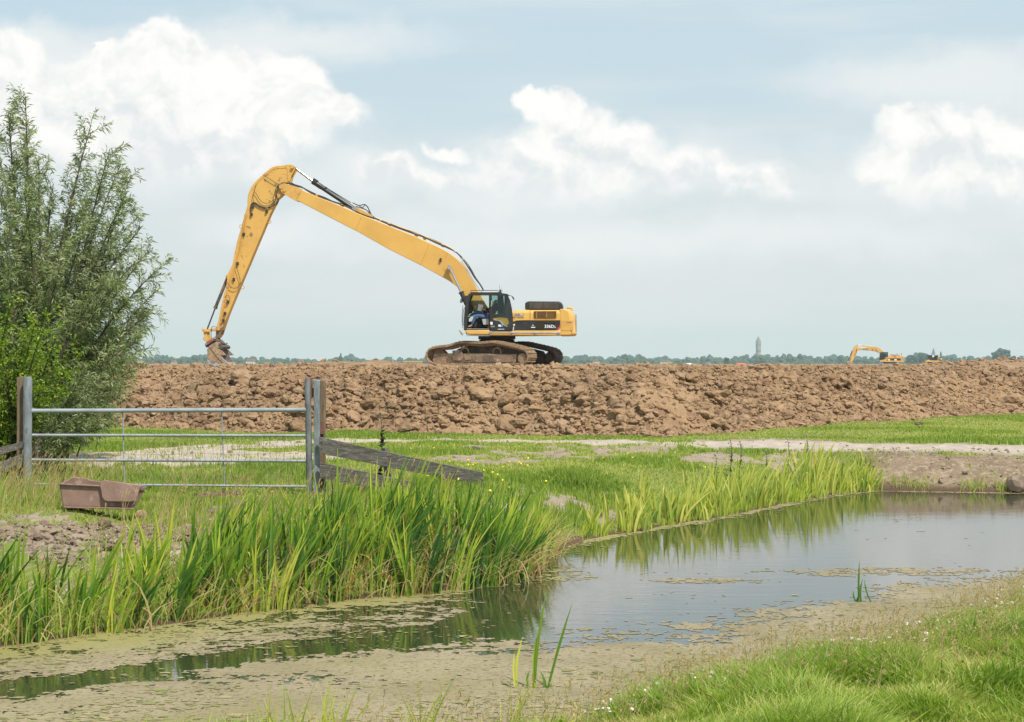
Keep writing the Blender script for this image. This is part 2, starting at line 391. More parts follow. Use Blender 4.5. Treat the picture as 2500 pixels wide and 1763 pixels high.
def ground_mat():
    m, t, p = new_mat('meadow_ground')
    co = t.node('ShaderNodeNewGeometry').outputs['Position']
    d = t.attr('dirt'); wet = t.attr('wet'); pale = t.attr('pale')
    g = t.mix(t.sstep(t.noise(co, 0.9, 4, 0.6), 0.35, 0.65), (0.11, 0.165, 0.03), (0.18, 0.21, 0.055))
    g = t.mix(t.sstep(t.noise(co, 7, 4, 0.6), 0.45, 0.65), g, (0.17, 0.16, 0.07))
    s = t.mix(t.sstep(t.noise(co, 2.2, 5, 0.65), 0.36, 0.64), (0.235, 0.172, 0.118), (0.165, 0.118, 0.08))
    s = t.mix(t.sstep(t.noise(co, 11, 4, 0.6), 0.48, 0.68), s, (0.31, 0.25, 0.19))
    pl = t.mix(t.sstep(t.noise(co, 3, 5, 0.6), 0.38, 0.62), (0.43, 0.365, 0.30), (0.35, 0.30, 0.25))
    s = t.mix(pale, s, pl)
    s = t.mix(wet, s, (0.085, 0.055, 0.035))
    f = t.sstep(t.m('ADD', d, t.m('MULTIPLY', t.m('SUBTRACT', t.noise(co, 5, 5, 0.7), 0.5), 0.7)), 0.35, 0.6)
    t.l.new(t.mix(f, g, s), p.inputs['Base Color']); p.inputs['Roughness'].default_value = 0.95; p.inputs['Specular IOR Level'].default_value = 0.15
    b = t.node('ShaderNodeBump'); b.inputs['Strength'].default_value = 0.6; b.inputs['Distance'].default_value = 0.03
    t.l.new(t.noise(co, 13, 6, 0.7), b.inputs['Height']); t.l.new(b.outputs[0], p.inputs['Normal']); return m
GROUND = ground_mat()
def water_mat():
    m, t, p = new_mat('pond_water')
    co = t.node('ShaderNodeNewGeometry').outputs['Position']
    p.inputs['Base Color'].default_value = (0.030, 0.034, 0.018, 1); p.inputs['Roughness'].default_value = 0.03
    p.inputs['IOR'].default_value = 2.7; p.inputs['Specular IOR Level'].default_value = 1.0
    b = t.node('ShaderNodeBump'); b.inputs['Strength'].default_value = 0.07; b.inputs['Distance'].default_value = 0.02
    h = t.m('ADD', t.noise(t.v('MULTIPLY', co, (0.8, 2.6, 1)), 3.0, 3, 0.5), t.m('MULTIPLY', t.noise(t.v('MULTIPLY', co, (1, 3.5, 1)), 11, 2, 0.5), 0.22))
    t.l.new(h, b.inputs['Height']); t.l.new(b.outputs[0], p.inputs['Normal']); return m
WATER = water_mat()
def algae_mat():
    m, t, p = new_mat('pond_scum')
    co = t.node('ShaderNodeNewGeometry').outputs['Position']
    c = t.mix(t.sstep(t.noise(co, 1.3, 5, 0.6), 0.35, 0.65), (0.245, 0.195, 0.105), (0.31, 0.25, 0.155))
    c = t.mix(t.sstep(t.noise(co, 24, 3, 0.7), 0.52, 0.64), c, (0.13, 0.12, 0.05))
    c = t.mix(t.sstep(t.noise(t.v('MULTIPLY', co, (1, 2.2, 1)), 6, 6, 0.75), 0.50, 0.66), c, (0.19, 0.155, 0.085))
    c = t.mix(t.m('MULTIPLY', t.attr('rnd'), 0.75), c, (0.26, 0.25, 0.06))
    t.l.new(c, p.inputs['Base Color']); p.inputs['Roughness'].default_value = 0.7
    b = t.node('ShaderNodeBump'); b.inputs['Strength'].default_value = 0.7; b.inputs['Distance'].default_value = 0.02
    t.l.new(t.noise(co, 35, 4, 0.7), b.inputs['Height']); t.l.new(b.outputs[0], p.inputs['Normal']); return m
ALGAE = algae_mat()
DUCK = leafy('duckweed_flake', [(0.12, 0.11, 0.035), (0.22, 0.21, 0.07), (0.34, 0.28, 0.15), (0.16, 0.19, 0.04)], 0.0, 0.7)
REED = leafy('reed_blade', [(0.028, 0.090, 0.016), (0.105, 0.215, 0.020), (0.25, 0.365, 0.030), (0.52, 0.52, 0.08)], 0.38, 0.38, 0.5)
REED2 = leafy('yellow_reed_blade', [(0.14, 0.22, 0.035), (0.27, 0.35, 0.06), (0.43, 0.46, 0.09), (0.60, 0.54, 0.15)], 0.40, 0.4, 0.5)
STRAW = leafy('dry_straw', [(0.22, 0.16, 0.06), (0.34, 0.27, 0.11), (0.45, 0.37, 0.18), (0.26, 0.10, 0.03)], 0.3)
GRASS = leafy('meadow_grass', [(0.12, 0.20, 0.026), (0.215, 0.305, 0.042), (0.34, 0.385, 0.07), (0.48, 0.43, 0.18)], 0.38, 0.5, 0.35)
GRASSN = leafy('lush_grass', [(0.11, 0.20, 0.026), (0.21, 0.32, 0.042), (0.345, 0.425, 0.072), (0.52, 0.47, 0.20)], 0.40, 0.45, 0.35)
WILLOW = leafy('willow_leaf', [(0.07, 0.11, 0.03), (0.155, 0.205, 0.065), (0.28, 0.335, 0.145), (0.46, 0.49, 0.32)], 0.30, 0.42, 0.5)
SHRUB = leafy('bright_shrub_leaf', [(0.06, 0.14, 0.010), (0.13, 0.235, 0.014), (0.24, 0.34, 0.022), (0.42, 0.45, 0.04)], 0.42, 0.45, 0.4)
NETTLE = leafy('nettle_leaf', [(0.04, 0.09, 0.02), (0.06, 0.12, 0.03), (0.10, 0.10, 0.05), (0.12, 0.08, 0.05)], 0.25)
BARK = simple('willow_bark', (0.12, 0.095, 0.065), (0.07, 0.055, 0.04), rough=0.9, scale=8, bump=0.4)
FARLEAF = simple('far_tree_foliage', (0.022, 0.068, 0.042), (0.014, 0.045, 0.028), rough=0.9, scale=0.35)
FARLEAF2 = simple('far_pale_foliage', (0.04, 0.09, 0.045), (0.025, 0.06, 0.03), rough=0.9, scale=0.3)
WOODG = simple('weathered_grey_plank', (0.15, 0.135, 0.12), (0.085, 0.072, 0.06), rough=0.9, scale=5, stretch=(0.5, 3, 5), bump=0.6, bscale=12, third=((0.26, 0.245, 0.225), 9, 0.54, 0.66))
WOODB = simple('lichened_brown_post', (0.20, 0.145, 0.09), (0.12, 0.085, 0.055), rough=0.9, scale=5, stretch=(4, 4, 0.7), bump=0.5, bscale=14, third=((0.45, 0.28, 0.03), 6, 0.63, 0.70))
POSTG = simple('blue_grey_painted_post', (0.215, 0.245, 0.265), (0.13, 0.15, 0.165), rough=0.7, scale=5, stretch=(2.5, 2.5, 0.7), bump=0.4, bscale=16, third=((0.09, 0.09, 0.085), 5, 0.56, 0.66))
POSTD = simple('dark_weathered_stile', (0.15, 0.165, 0.17), (0.08, 0.085, 0.085), rough=0.8, scale=6, stretch=(2.5, 2.5, 0.8), bump=0.4)
GALV = simple('galvanised_tube', (0.33, 0.36, 0.39), (0.25, 0.275, 0.30), rough=0.5, metal=0.25, scale=3, third=((0.30, 0.17, 0.10), 6, 0.64, 0.74))
WIRE = simple('rusty_wire', (0.17, 0.12, 0.085), rough=0.8)
RUST = simple('rusty_iron', (0.19, 0.085, 0.05), (0.12, 0.07, 0.05), rough=0.8, scale=9)
TROUGH = simple('brown_plastic', (0.255, 0.160, 0.125), (0.19, 0.118, 0.092), rough=0.55, scale=4, third=((0.36, 0.27, 0.22), 6, 0.52, 0.72), bump=0.2, bscale=20)
LOGM = simple('rotting_log', (0.17, 0.115, 0.075), (0.075, 0.05, 0.035), rough=0.9, scale=6, stretch=(0.8, 4, 4), bump=0.7, bscale=15, third=((0.36, 0.30, 0.24), 5, 0.6, 0.7))

# ------------------------------------------------------------------ ground sheet
def axis(parts):
    out = []
    for a, b, st in parts: out += list(np.arange(a, b, st))
    return np.array(out+[parts[-1][1]])
def grid_mesh(xs, ys):
    X, Y = np.meshgrid(xs, ys); nx, ny = len(xs), len(ys)
    i = np.arange(nx-1)[None, :]+nx*np.arange(ny-1)[:, None]
    Fc = np.stack([i, i+1, i+1+nx, i+nx], -1).reshape(-1, 4)
    return X.ravel(), Y.ravel(), Fc
xs = axis([(-4000, -400, 600), (-400, -60, 40), (-60, -16, 3), (-16, -9, 0.35), (-9, 12, 0.09), (12, 24, 0.3), (24, 60, 3), (60, 400, 40), (400, 4000, 600)])
ys = axis([(-60, -6, 6), (-6, 6, 1), (6, 36, 0.08), (36, 62, 0.35), (62, 200, 8), (200, 4200, 250)])
X, Y, Fc = grid_mesh(xs, ys); pd = pond_d(X, Y)
Z = ground_z(X, Y)
Dt = dirt(X, Y); Dt = np.maximum(Dt, 1-ss(pd, 0.0, 0.25))
pale = np.clip((1-ss(seg_dist(X, Y, ROAD), 1.0, 2.4))+(1-ss(np.hypot((X+6.9)/4.6, (Y-29.6)/2.7), 0.8, 1.1)), 0, 1)
pale = np.maximum(pale, 0.35*(1-ss(X, 5, 6)))
wet = 1-ss(Z, WZ+0.02, WZ+0.16)
g = mesh_np('ground', np.stack([X, Y, Z], 1), Fc, GROUND, attrs={'dirt': Dt, 'wet': wet, 'pale': pale}, smooth=True)
tag(g, kind='structure')
# ------------------------------------------------------------------ water
xs = axis([(-60, -12, 8), (-12, 16, 1), (16, 60, 8)]); ys = axis([(-8, 6, 4), (6, 30, 1), (30, 36, 3)])
X, Y, Fc = grid_mesh(xs, ys); c = pond_d(X[Fc].mean(1), Y[Fc].mean(1)) < 2.0
wo = mesh_np('water', np.stack([X, Y, X*0+WZ], 1), Fc[c], WATER); tag(wo, kind='structure')
# ------------------------------------------------------------------ dug soil embankment: fine grid where the face shows, coarse beyond
def bank_z(x, y, fine=True):
    t = bank_t(x, y)
    wob = (fbm(x*0.35, y*0.35, 41, 3)-0.5)*1.0
    t = t+wob*ss(t, -0.2, 1.0)
    top = np.where(t < 6, 1.49+(fbm(x*0.45, x*0+3, 42, 3)-0.5)*0.22, 1.56)
    prof = 1-(1-np.clip(t/3.0, 0, 1))**1.55
    z = top*prof
    plat = ss(t, 2.4, 4.5)
    z = z+(fbm(x*0.12, y*0.12, 43, 3)-0.5)*0.10*plat
    z = z+0.34*ss(x/np.maximum(y, 1), 0.235, 0.30)*np.exp(-((y-88)/16)**2)*plat
    z = z+np.exp(-((x+10.5)/3.2)**2-((y-98)/2.0)**2)*0.30+np.exp(-((x+7.6)/1.6)**2-((y-92)/1.5)**2)*0.36+np.exp(-((x+30)/7)**2-((y-110)/4)**2)*0.12
    if fine:
        f = ss(t, -0.1, 0.5)*(1-0.45*plat)
        f1, f2, idv = voro(x*1.9+0.6*fbm(x*2, y*2, 44, 2), y*1.9, 45)
        f3, f4, id2 = voro(x*5.5, y*5.5+z*3, 46)
        lump = np.clip(1-f1*1.5, 0, 1)*idv
        b1 = np.minimum((f2-f1)*3.2, 1)**0.6*(0.35+0.65*idv); b2 = np.minimum((f4-f3)*2.8, 1)**0.6*(0.3+0.7*id2)
        patch = 0.35+0.65*ss(fbm(x*0.5, y*0.5, 49, 3), 0.40, 0.60)
        z = z+f*(patch*((b1-0.5)*0.28+(b2-0.5)*0.14)+(fbm(x*1.2, y*1.2, 47, 3)-0.5)*0.30+(fbm(x*8, y*8, 48, 3, 0.7)-0.5)*0.09)
        z = np.where(z > 1.56, 1.56+(z-1.56)*0.45, z)
    return z-0.12*(1-ss(t, -0.3, 0.15))-0.25*(1-ss(t, -1.2, -0.3))
xs = axis([(-16, 22, 0.055)]); ys = axis([(37, 62, 0.055)])
X, Y, Fc = grid_mesh(xs, ys); t_ = bank_t(X, Y); keep = ((t_ > -0.8) & (t_ < 7.6))[Fc].all(1)
Fc = Fc[keep]; used = np.unique(Fc); mp = np.zeros(len(X), int); mp[used] = np.arange(len(used)); Fc = mp[Fc]; X = X[used]; Y = Y[used]
Z = bank_z(X, Y)
sb = mesh_np('soil_embankment', np.stack([X, Y, Z], 1), Fc, SOIL, attrs={'rnd': np.clip(fbm(X*0.7, Y*0.7, 50, 3)*1.6-0.6, 0, 1)}, smooth=False)
tag(sb, kind='structure')
xs = axis([(-2500, -300, 200), (-300, -60, 20), (-60, -24, 2), (-24, 44, 0.5), (44, 80, 2), (80, 300, 20), (300, 2500, 200)])
ys = axis([(36, 60, 0.5), (60, 125, 1.0), (125, 200, 5), (200, 500, 20), (500, 900, 100)])
X, Y, Fc = grid_mesh(xs, ys); t_ = bank_t(X, Y); xm = X[Fc].mean(1); ym = Y[Fc].mean(1); tm = t_[Fc].mean(1)
in_fine = (xm > -15.6) & (xm < 21.6) & (ym < 61.6) & (tm < 6.9)
keep = (tm > -0.8) & ~in_fine
Z = bank_z(X, Y, False)+ (fbm(X*0.9, Y*0.9, 52, 3)-0.5)*0.09*ss(t_, 0, 1)
Z = np.where((X > -15.6) & (X < 21.6) & (Y < 61.6), Z-0.05, Z)
Fc = Fc[keep]
sf = mesh_np('soil_field', np.stack([X, Y, Z], 1), Fc, SOIL, attrs={'rnd': X*0+0.3}); tag(sf, kind='structure')
# ------------------------------------------------------------------ loose clods
def ico(sub):
    bm = bmesh.new(); bmesh.ops.create_icosphere(bm, subdivisions=sub, radius=1)
    V = np.array([v.co[:] for v in bm.verts]); Fa = np.array([[v.index for v in f.verts] for f in bm.faces]); bm.free(); return V, Fa
def lumps(rng, P, S, sub, rough=0.28, flat=0.75, soft=0.0):
    V0, F0 = ico(sub); n = len(P); k = len(V0)
    ph = rng.uniform(0, 6.28, (n, 1, 3)); fq = rng.uniform(1.2, 3.2, (n, 1, 3))
    low = (np.sin(V0[None]*fq+ph)*np.roll(np.sin(V0[None]*fq*1.3+ph*2), 1, -1)).sum(-1, keepdims=True)
    V = np.repeat(V0[None], n, 0)*(1+soft*low+rng.normal(0, rough, (n, k, 1)).clip(-0.5, 0.6))
    sc = S[:, None]*rng.uniform(0.65, 1.35, (n, 3)); V = V*sc[:, None, :]
    a = rng.uniform(0, 6.28, n); b = rng.uniform(-0.7, 0.7, n); ca, sa, cb, sb_ = np.cos(a), np.sin(a), np.cos(b), np.sin(b)
    Rz = np.zeros((n, 3, 3)); Rz[:, 0, 0] = ca; Rz[:, 0, 1] = -sa; Rz[:, 1, 0] = sa; Rz[:, 1, 1] = ca; Rz[:, 2, 2] = 1
    Rx = np.zeros((n, 3, 3)); Rx[:, 0, 0] = 1; Rx[:, 1, 1] = cb; Rx[:, 1, 2] = -sb_; Rx[:, 2, 1] = sb_; Rx[:, 2, 2] = cb
    V = np.einsum('nij,nkj->nki', Rz@Rx, V); V[:, :, 2] *= flat; V += P[:, None, :]
    Fa = (F0[None]+(np.arange(n)*k)[:, None, None]).reshape(-1, 3)
    return V.reshape(-1, 3), Fa, k
rng = np.random.default_rng(5)
def scatter_bank(n, tlo, thi, s0, sig, smax, sub, rough=0.2, soft=0.15, xr=(-14.5, 20.5)):
    x = rng.uniform(*xr, n*4); y = rng.uniform(37.5, 61.5, n*4); t = bank_t(x, y); m = (t > tlo) & (t < thi)
    dens = fbm(x*0.55, y*0.55, 61, 3); m &= rng.uniform(0, 1, n*4) < ss(dens, 0.30, 0.58)*0.7+0.3
    x, y, t = x[m][:n], y[m][:n], t[m][:n]; s = np.minimum(np.exp(rng.normal(math.log(s0), sig, len(x))), smax)
    s = np.where(t > 2.2, np.minimum(s, 0.075), s)
    z = bank_z(x, y)+s*0.15
    z = np.where(t < 0.05, ground_z(x, y)+s*0.3, z)
    V, Fa, k = lumps(rng, np.stack([x, y, z], 1), s, sub, rough, 0.75, soft)
    return V, Fa, np.repeat(rng.uniform(0, 1, len(x))**2, k)
Vs, Fs, As = [], [], []; off = 0
for args in [(38000, -0.25, 5.5, 0.033, 0.45, 0.09, 1, 0.24, 0.1), (10500, -0.1, 4.0, 0.070, 0.4, 0.17, 2, 0.12, 0.16), (620, 0.0, 3.2, 0.15, 0.3, 0.30, 3, 0.055, 0.20), (2600, 3.0, 7.4, 0.04, 0.5, 0.10, 2, 0.14, 0.15)]:
    V, Fa, A = scatter_bank(*args); Vs.append(V); Fs.append(Fa+off); As.append(A); off += len(V)
fy = 50+75*rng.uniform(0, 1, 9000)**1.5; fx = rng.uniform(-0.34, 0.34, 9000)*fy; fz = bank_z(fx, fy, False)+(fbm(fx*0.9, fy*0.9, 52, 3)-0.5)*0.09
s_ = np.exp(rng.normal(math.log(0.05), 0.55, 9000)).clip(0.02, 0.17)*np.where(fbm(fx*0.25, fy*0.25, 53, 2) > 0.5, 1.15, 0.6); okf = bank_t(fx, fy) > 6.5
V, Fa, k = lumps(rng, np.stack([fx, fy, fz+s_*0.2], 1)[okf], s_[okf], 1, 0.2, 0.7, 0.1); Vs.append(V); Fs.append(Fa+off); As.append(np.repeat(rng.uniform(0, 1, okf.sum())**2, k)); off += len(V)
cl = mesh_np('soil_clods', np.concatenate(Vs), np.concatenate(Fs), SOIL, attrs={'rnd': np.concatenate(As)}); tag(cl, kind='stuff', label='loose brown clay clods covering the embankment face', cat='soil')
# clods and crumbs on the low ground
n = 6500; x = np.concatenate([rng.uniform(-8, 12, n*2), rng.uniform(-6.6, -2.8, n*2)]); y = np.concatenate([rng.uniform(14, 38, n*2), rng.uniform(15.4, 19.2, n*2)]); m = (dirt(x, y) > 0.5) & (pond_d(x, y) > 0.1) & far_side(x, y) & ((y < 21) | ((x > 5.5) & (y < 32.5)) | (rng.uniform(0, 1, n*4) < 0.06)); x, y = x[m][:n], y[m][:n]
s = np.exp(rng.normal(math.log(0.013), 0.6, len(x))).clip(0, 0.06)
V, Fa, k = lumps(rng, np.stack([x, y, ground_z(x, y)+s*0.2], 1), s, 1)
EARTH = simple('grey_brown_earth', (0.25, 0.19, 0.135), (0.17, 0.125, 0.088), rough=0.95, scale=3)
cr = mesh_np('earth_crumbs', V, Fa, EARTH); tag(cr, kind='stuff', label='small earth crumbs on the bare patches', cat='soil')
# heaps far out on the soil field
# ------------------------------------------------------------------ algae mats on the water: real ragged sheets
xs = axis([(-6.5, 9.5, 0.024)]); ys = axis([(8.0, 16.0, 0.022), (16.0, 29.0, 0.05)])
X, Y, Fc = grid_mesh(xs, ys)
xc = X[Fc].mean(1); yc = Y[Fc].mean(1); m = pond_d(xc, yc) < 0.3; Fc = Fc[m]; xc = xc[m]; yc = yc[m]
n1 = fbm(xc*0.7, yc*1.3, 71, 4); n2 = fbm(xc*2.6, yc*5, 73, 5, 0.65); n3 = fbm(xc*11, yc*11, 75, 4, 0.7)
near = seg_dist(xc, yc, SHORE_NEAR); farr = seg_dist(xc, yc, SHORE_FAR)
# a belt along the reeds, a dark open lane, a wide near sheet narrowing to the right
lane_y = np.interp(xc, [-8, -3.2, -1.75, -0.75, 0.1, 0.5], [9.7, 11.15, 12.6, 13.2, 14.2, 14.6])
lane = np.exp(-((yc-lane_y)/np.interp(xc, [-8, -3, -1, 0], [0.35, 0.42, 0.62, 0.85]))**2)
near_w = np.interp(xc, [-9, -1.0, -0.2, 0.15, 0.7, 1.3, 2.5, 4.2, 6, 9], [9, 5.2, 2.9, 2.3, 2.3, 1.9, 1.8, 1.5, 0.8, 0.5])
left_all = 1-ss(xc, -0.9, 0.15)
a = np.maximum(1-ss(near, near_w*0.50, near_w*1.25)*np.where(xc > -0.3, 0.79, 0.93), left_all*0.90)
a = np.maximum(a, (1-ss(farr, 0.05, 0.32))*ss(xc, 0.3, 1.0)*0.80)
a = np.maximum(a, np.exp(-((xc-0.45)/0.5)**2-((yc-17.0)/0.5)**2)*0.8)
a = np.maximum(a, np.exp(-((xc-2.1)/0.9)**2-((yc-16.6)/0.25)**2)*0.55)
a = np.maximum(a, np.exp(-((xc-4.0)/1.6)**2-((yc-17.3)/0.4)**2)*0.75)
a = a-lane*1.0*left_all-np.exp(-((xc+1.9)/1.0)**2-((yc-11.4)/0.22)**2)*0.55
a = a-np.exp(-((xc-3.1)/0.35)**2-((yc-15.6)/0.5)**2)*0.6
nz = ss(a, 0.02, 0.45)
f = a+nz*((n1-0.5)*0.9+(n2-0.5)*1.2+(n3-0.5)*1.5+(fbm(xc*30, yc*16, 79, 2)-0.5)*0.5)
f = np.where(a > 0.62, f-0.10*(n1 < 0.42), f)
m = f > 0.50; Fc = Fc[m]; pass
used = np.unique(Fc); mp = np.zeros(len(X), int); mp[used] = np.arange(len(used)); Fc = mp[Fc]; X = X[used]; Y = Y[used]
jx = (rng.uniform(-1, 1, len(X)))*0.010; jy = rng.uniform(-1, 1, len(X))*0.010
gr = (1-ss(seg_dist(X, Y, SHORE_FAR), 0.1, 1.2))*0.8*(1-ss(X, 1.5, 4))
al = mesh_np('algae_mat', np.stack([X+jx, Y+jy, WZ+0.0015+rng.uniform(0, 0.0015, len(X))], 1), Fc, ALGAE, attrs={'rnd': np.clip(gr+(fbm(X, Y, 77, 3)-0.5)*0.8, 0, 1)})
nf = 42000; fx = rng.uniform(-8, 9, nf*2); fy = 8.3+20*rng.uniform(0, 1, nf*2)**1.5; fi = (pond_d(fx, fy) < -0.02)
def mat_level(x, y):
    lv = np.maximum(1-ss(seg_dist(x, y, SHORE_NEAR), 0.3, np.interp(x, [-9, -1.0, 0.15, 2.5, 6, 9], [11, 7, 2.6, 2.2, 1.5, 1.2])), 1-ss(x, -0.5, 0.6))
    return np.maximum(lv, 1-ss(seg_dist(x, y, SHORE_FAR), 0.1, 0.6))*ss(fbm(x*0.9, y*1.6, 171, 3)*0.6+fbm(x*5, y*7, 173, 3)*0.4, 0.40, 0.60)
fi &= rng.uniform(0, 1, nf*2) < mat_level(fx, fy); fx, fy = fx[fi][:nf], fy[fi][:nf]; nf = len(fx); fr = np.exp(rng.normal(math.log(0.011), 0.5, nf)).clip(0.004, 0.04)
an = np.linspace(0, 2*math.pi, 7)[:-1][None]+rng.uniform(0, 1, nf)[:, None]; rr = fr[:, None]*rng.uniform(0.6, 1.3, (nf, 6))
FV = np.stack([fx[:, None]+rr*np.cos(an)*1.4, fy[:, None]+rr*np.sin(an), np.repeat((WZ+0.0045+rng.uniform(0, 0.002, nf))[:, None], 6, 1)], -1).reshape(-1, 3)
dk = mesh_np('duckweed', FV, np.arange(6*nf).reshape(-1, 6), DUCK, attrs={'rnd': np.repeat(rng.uniform(0, 1, nf), 6)}); tag(dk, 'small floating duckweed flakes and debris on the pond', 'duckweed', kind='stuff')
tag(al, kind='stuff', label='tan floating algae scum with open gaps of dark water', cat='algae')
# ------------------------------------------------------------------ blades and leaves
def ribbons(rng, base, height, lean, width, nseg=5, bend=1.0, rnd=None, tip=0.06, face=None, droop=None, vfold=0.0):
    """curved tapering blades: base (n,3), height (n), lean (n,2) horizontal travel of the tip"""
    n = len(base); t = np.linspace(0, 1, nseg+1)
    lx = lean[:, 0:1]*(t**1.7)[None]*bend; ly = lean[:, 1:2]*(t**1.7)[None]*bend
    hz = height[:, None]*t[None]
    if droop is not None: hz = hz-droop[:, None]*(t**3.5)[None]
    C = np.stack([base[:, 0:1]+lx, base[:, 1:2]+ly, base[:, 2:3]+hz], -1)
    a = rng.uniform(-0.9, 0.9, n) if face is None else face
    wv = np.stack([np.cos(a), np.sin(a), 0*a], -1)[:, None, :]
    prof = np.clip(np.minimum(0.75+t*0.8, (1-t)*3.2), tip, 1)[None, :, None]
    o = wv*width[:, None, None]*0.5*prof
    if vfold:
        dn = np.stack([-np.sin(a), np.cos(a), 0*a], -1)[:, None, :]*width[:, None, None]*vfold*prof
        V = np.stack([C-o, C+dn, C+o], 2).reshape(n, -1, 3); m = 3
    else: V = np.stack([C-o, C+o], 2).reshape(n, -1, 3); m = 2
    fs = []
    for i in range(nseg):
        for j in range(m-1): fs.append([i*m+j, i*m+j+1, (i+1)*m+j+1, (i+1)*m+j])
    Fa = (np.array(fs)[None]+(np.arange(n)*V.shape[1])[:, None, None]).reshape(-1, 4)
    r = rng.uniform(0, 1, n) if rnd is None else rnd
    # the tip of a blade is a little yellower than its foot
    rr = np.clip(r[:, None]+0*t[None]+0.32*(t[None]**5), 0, 1); rr = np.repeat(rr, m, 1)
    return V.reshape(-1, 3), Fa, rr.ravel()
def tris(rng, base, h, lean, w, rnd):
    """cheap one-triangle blades for distant grass"""
    n = len(base); a = rng.uniform(-0.8, 0.8, n); o = np.stack([np.cos(a), np.sin(a), 0*a], -1)*w[:, None]/2
    tipp = base+np.stack([lean[:, 0], lean[:, 1], h], -1)
    V = np.stack([base-o, base+o, tipp], 1).reshape(-1, 3); Fa = np.arange(3*n).reshape(-1, 3)
    return V, Fa, np.repeat(rnd, 3)
def stuff(name, parts, mat, label, cat, smooth=False):
    V = np.concatenate([p[0] for p in parts]); off = np.cumsum([0]+[len(p[0]) for p in parts[:-1]])
    Fa = np.concatenate([p[1]+o for p, o in zip(parts, off)]); A = np.concatenate([p[2] for p in parts])
    o = mesh_np(name, V, Fa, mat, attrs={'rnd': A}, smooth=smooth); return tag(o, label, cat, kind='stuff')
rng = np.random.default_rng(11)
# --- meadow grass between pond and embankment
n = 400000
y = 17+(63-17)*rng.uniform(0, 1, n)**0.9; x = rng.uniform(-1, 1, n)*(0.34*y+0.6)
keep = (pond_d(x, y) > 0.03) & far_side(x, y) & (bank_t(x, y) < 0.15)
x, y = x[keep], y[keep]
d = dirt(x, y); dn = fbm(x*2.3, y*2.3, 81, 3)
thr = (1-d)*(0.55+0.9*dn)
keep = rng.uniform(0, 1, len(x)) < np.where(d > 0.5, np.where((x > 4) & (y > 30.8), 0.0, 0.03+0.08*ss(dn, .5, .7)), thr); x, y, d = x[keep], y[keep], d[keep]
z = ground_z(x, y); N_ = len(x)
lush = ss(fbm(x*0.45, y*0.45, 83, 3), 0.42, 0.62)
h = (0.035+0.05*lush+0.03*rng.uniform(0, 1, N_)**2)*(1+0.9*(1-ss(pond_d(x, y), 0.3, 1.6)))*(1-0.3*ss(y, 33, 37))
r = np.clip(0.62-0.35*lush+rng.normal(0, 0.17, N_)+0.25*(d > 0.3)+0.10*ss(x, 4, 12)*ss(y, 36, 40), 0, 1)
far_p = tris(rng, np.stack([x, y, z-0.005], 1), h, rng.normal(0, 0.022, (N_, 2)), 0.008+0.0006*y*rng.uniform(0.6, 1.3, N_), r)
stuff('meadow_grass', [far_p], GRASS, 'short green meadow grass between the pond and the soil embankment', 'grass')
# --- tall bank-side growth behind the front reeds (left)
n = 16000; x = rng.uniform(-7.5, 0.4, n); y = rng.uniform(13, 25.5, n)
pdv = pond_d(x, y); dd = dirt(x, y)
edge = (1-ss(np.abs(y-23.3), 0.5, 1.6))*(1-ss(x, -3.2, -2.2))
keep = (pdv > 0.0) & far_side(x, y) & (rng.uniform(0, 1, n) < (0.30*(1-ss(pdv, 1.2, 4.5))+0.55*edge+0.10)*(1-0.9*(dd > .5))*(1-ss(x, -1.2, 0.2)))
x, y = x[keep], y[keep]; n = len(x); z = ground_z(x, y)
H = rng.uniform(0.10, 0.28, n)*np.where(x < -5.9, 1.9, np.where(y > 20.3, 0.40, 1.0))
p1 = ribbons(rng, np.stack([x, y, z-0.01], 1), H, np.stack([rng.normal(0.07, 0.12, n), rng.normal(0, 0.08, n)], 1), rng.uniform(0.007, 0.013, n), 4, rnd=np.clip(rng.normal(0.5, 0.25, n), 0, 1), droop=H*rng.uniform(0, 0.3, n))
stuff('bank_grass', [p1], GRASSN, 'rough tall grass on the left bank round the gate', 'grass')
# --- dry flowering straws
def straws(rng, x, y, z, H, lean, w=0.0045, head=0.09):
    n = len(x); a = ribbons(rng, np.stack([x, y, z], 1), H, lean, np.full(n, w), 5, tip=0.6, rnd=rng.uniform(0.2, 0.8, n), droop=H*0.08)
    tipx = x+lean[:, 0]; tipy = y+lean[:, 1]; tz = z+H*0.90
    hs = []
    for k in range(6):
        f = k/5.0; bx = tipx-lean[:, 0]*0.16*f+rng.normal(0, 0.004, n); by = tipy-lean[:, 1]*0.16*f; bz = tz-H*0.085*f-0.005
        hs.append(ribbons(rng, np.stack([bx, by, bz], 1), np.full(n, head*0.30)*rng.uniform(0.6, 1.2, n), np.stack([rng.normal(0.01, 0.014, n), rng.normal(0, 0.01, n)], 1), np.full(n, 0.006), 2, rnd=rng.uniform(0.3, 0.75, n)))
    return [a]+hs
n = 680; x = np.concatenate([rng.uniform(-7.3, -5.6, 330), rng.uniform(-4.0, -0.6, 350)]); y = np.concatenate([rng.uniform(20, 24.5, 330), rng.uniform(15.3, 19, 350)])
z = ground_z(x, y); H = rng.uniform(0.35, 0.72, n)*np.where(x > -5, 1.15, 1); le = np.stack([rng.normal(0.14, 0.09, n), rng.normal(0, 0.06, n)], 1)
stuff('dry_grass_stalks', straws(rng, x, y, z, H, le, 0.006, 0.12), STRAW, 'straw coloured seed heads among the left bank grass', 'grass')
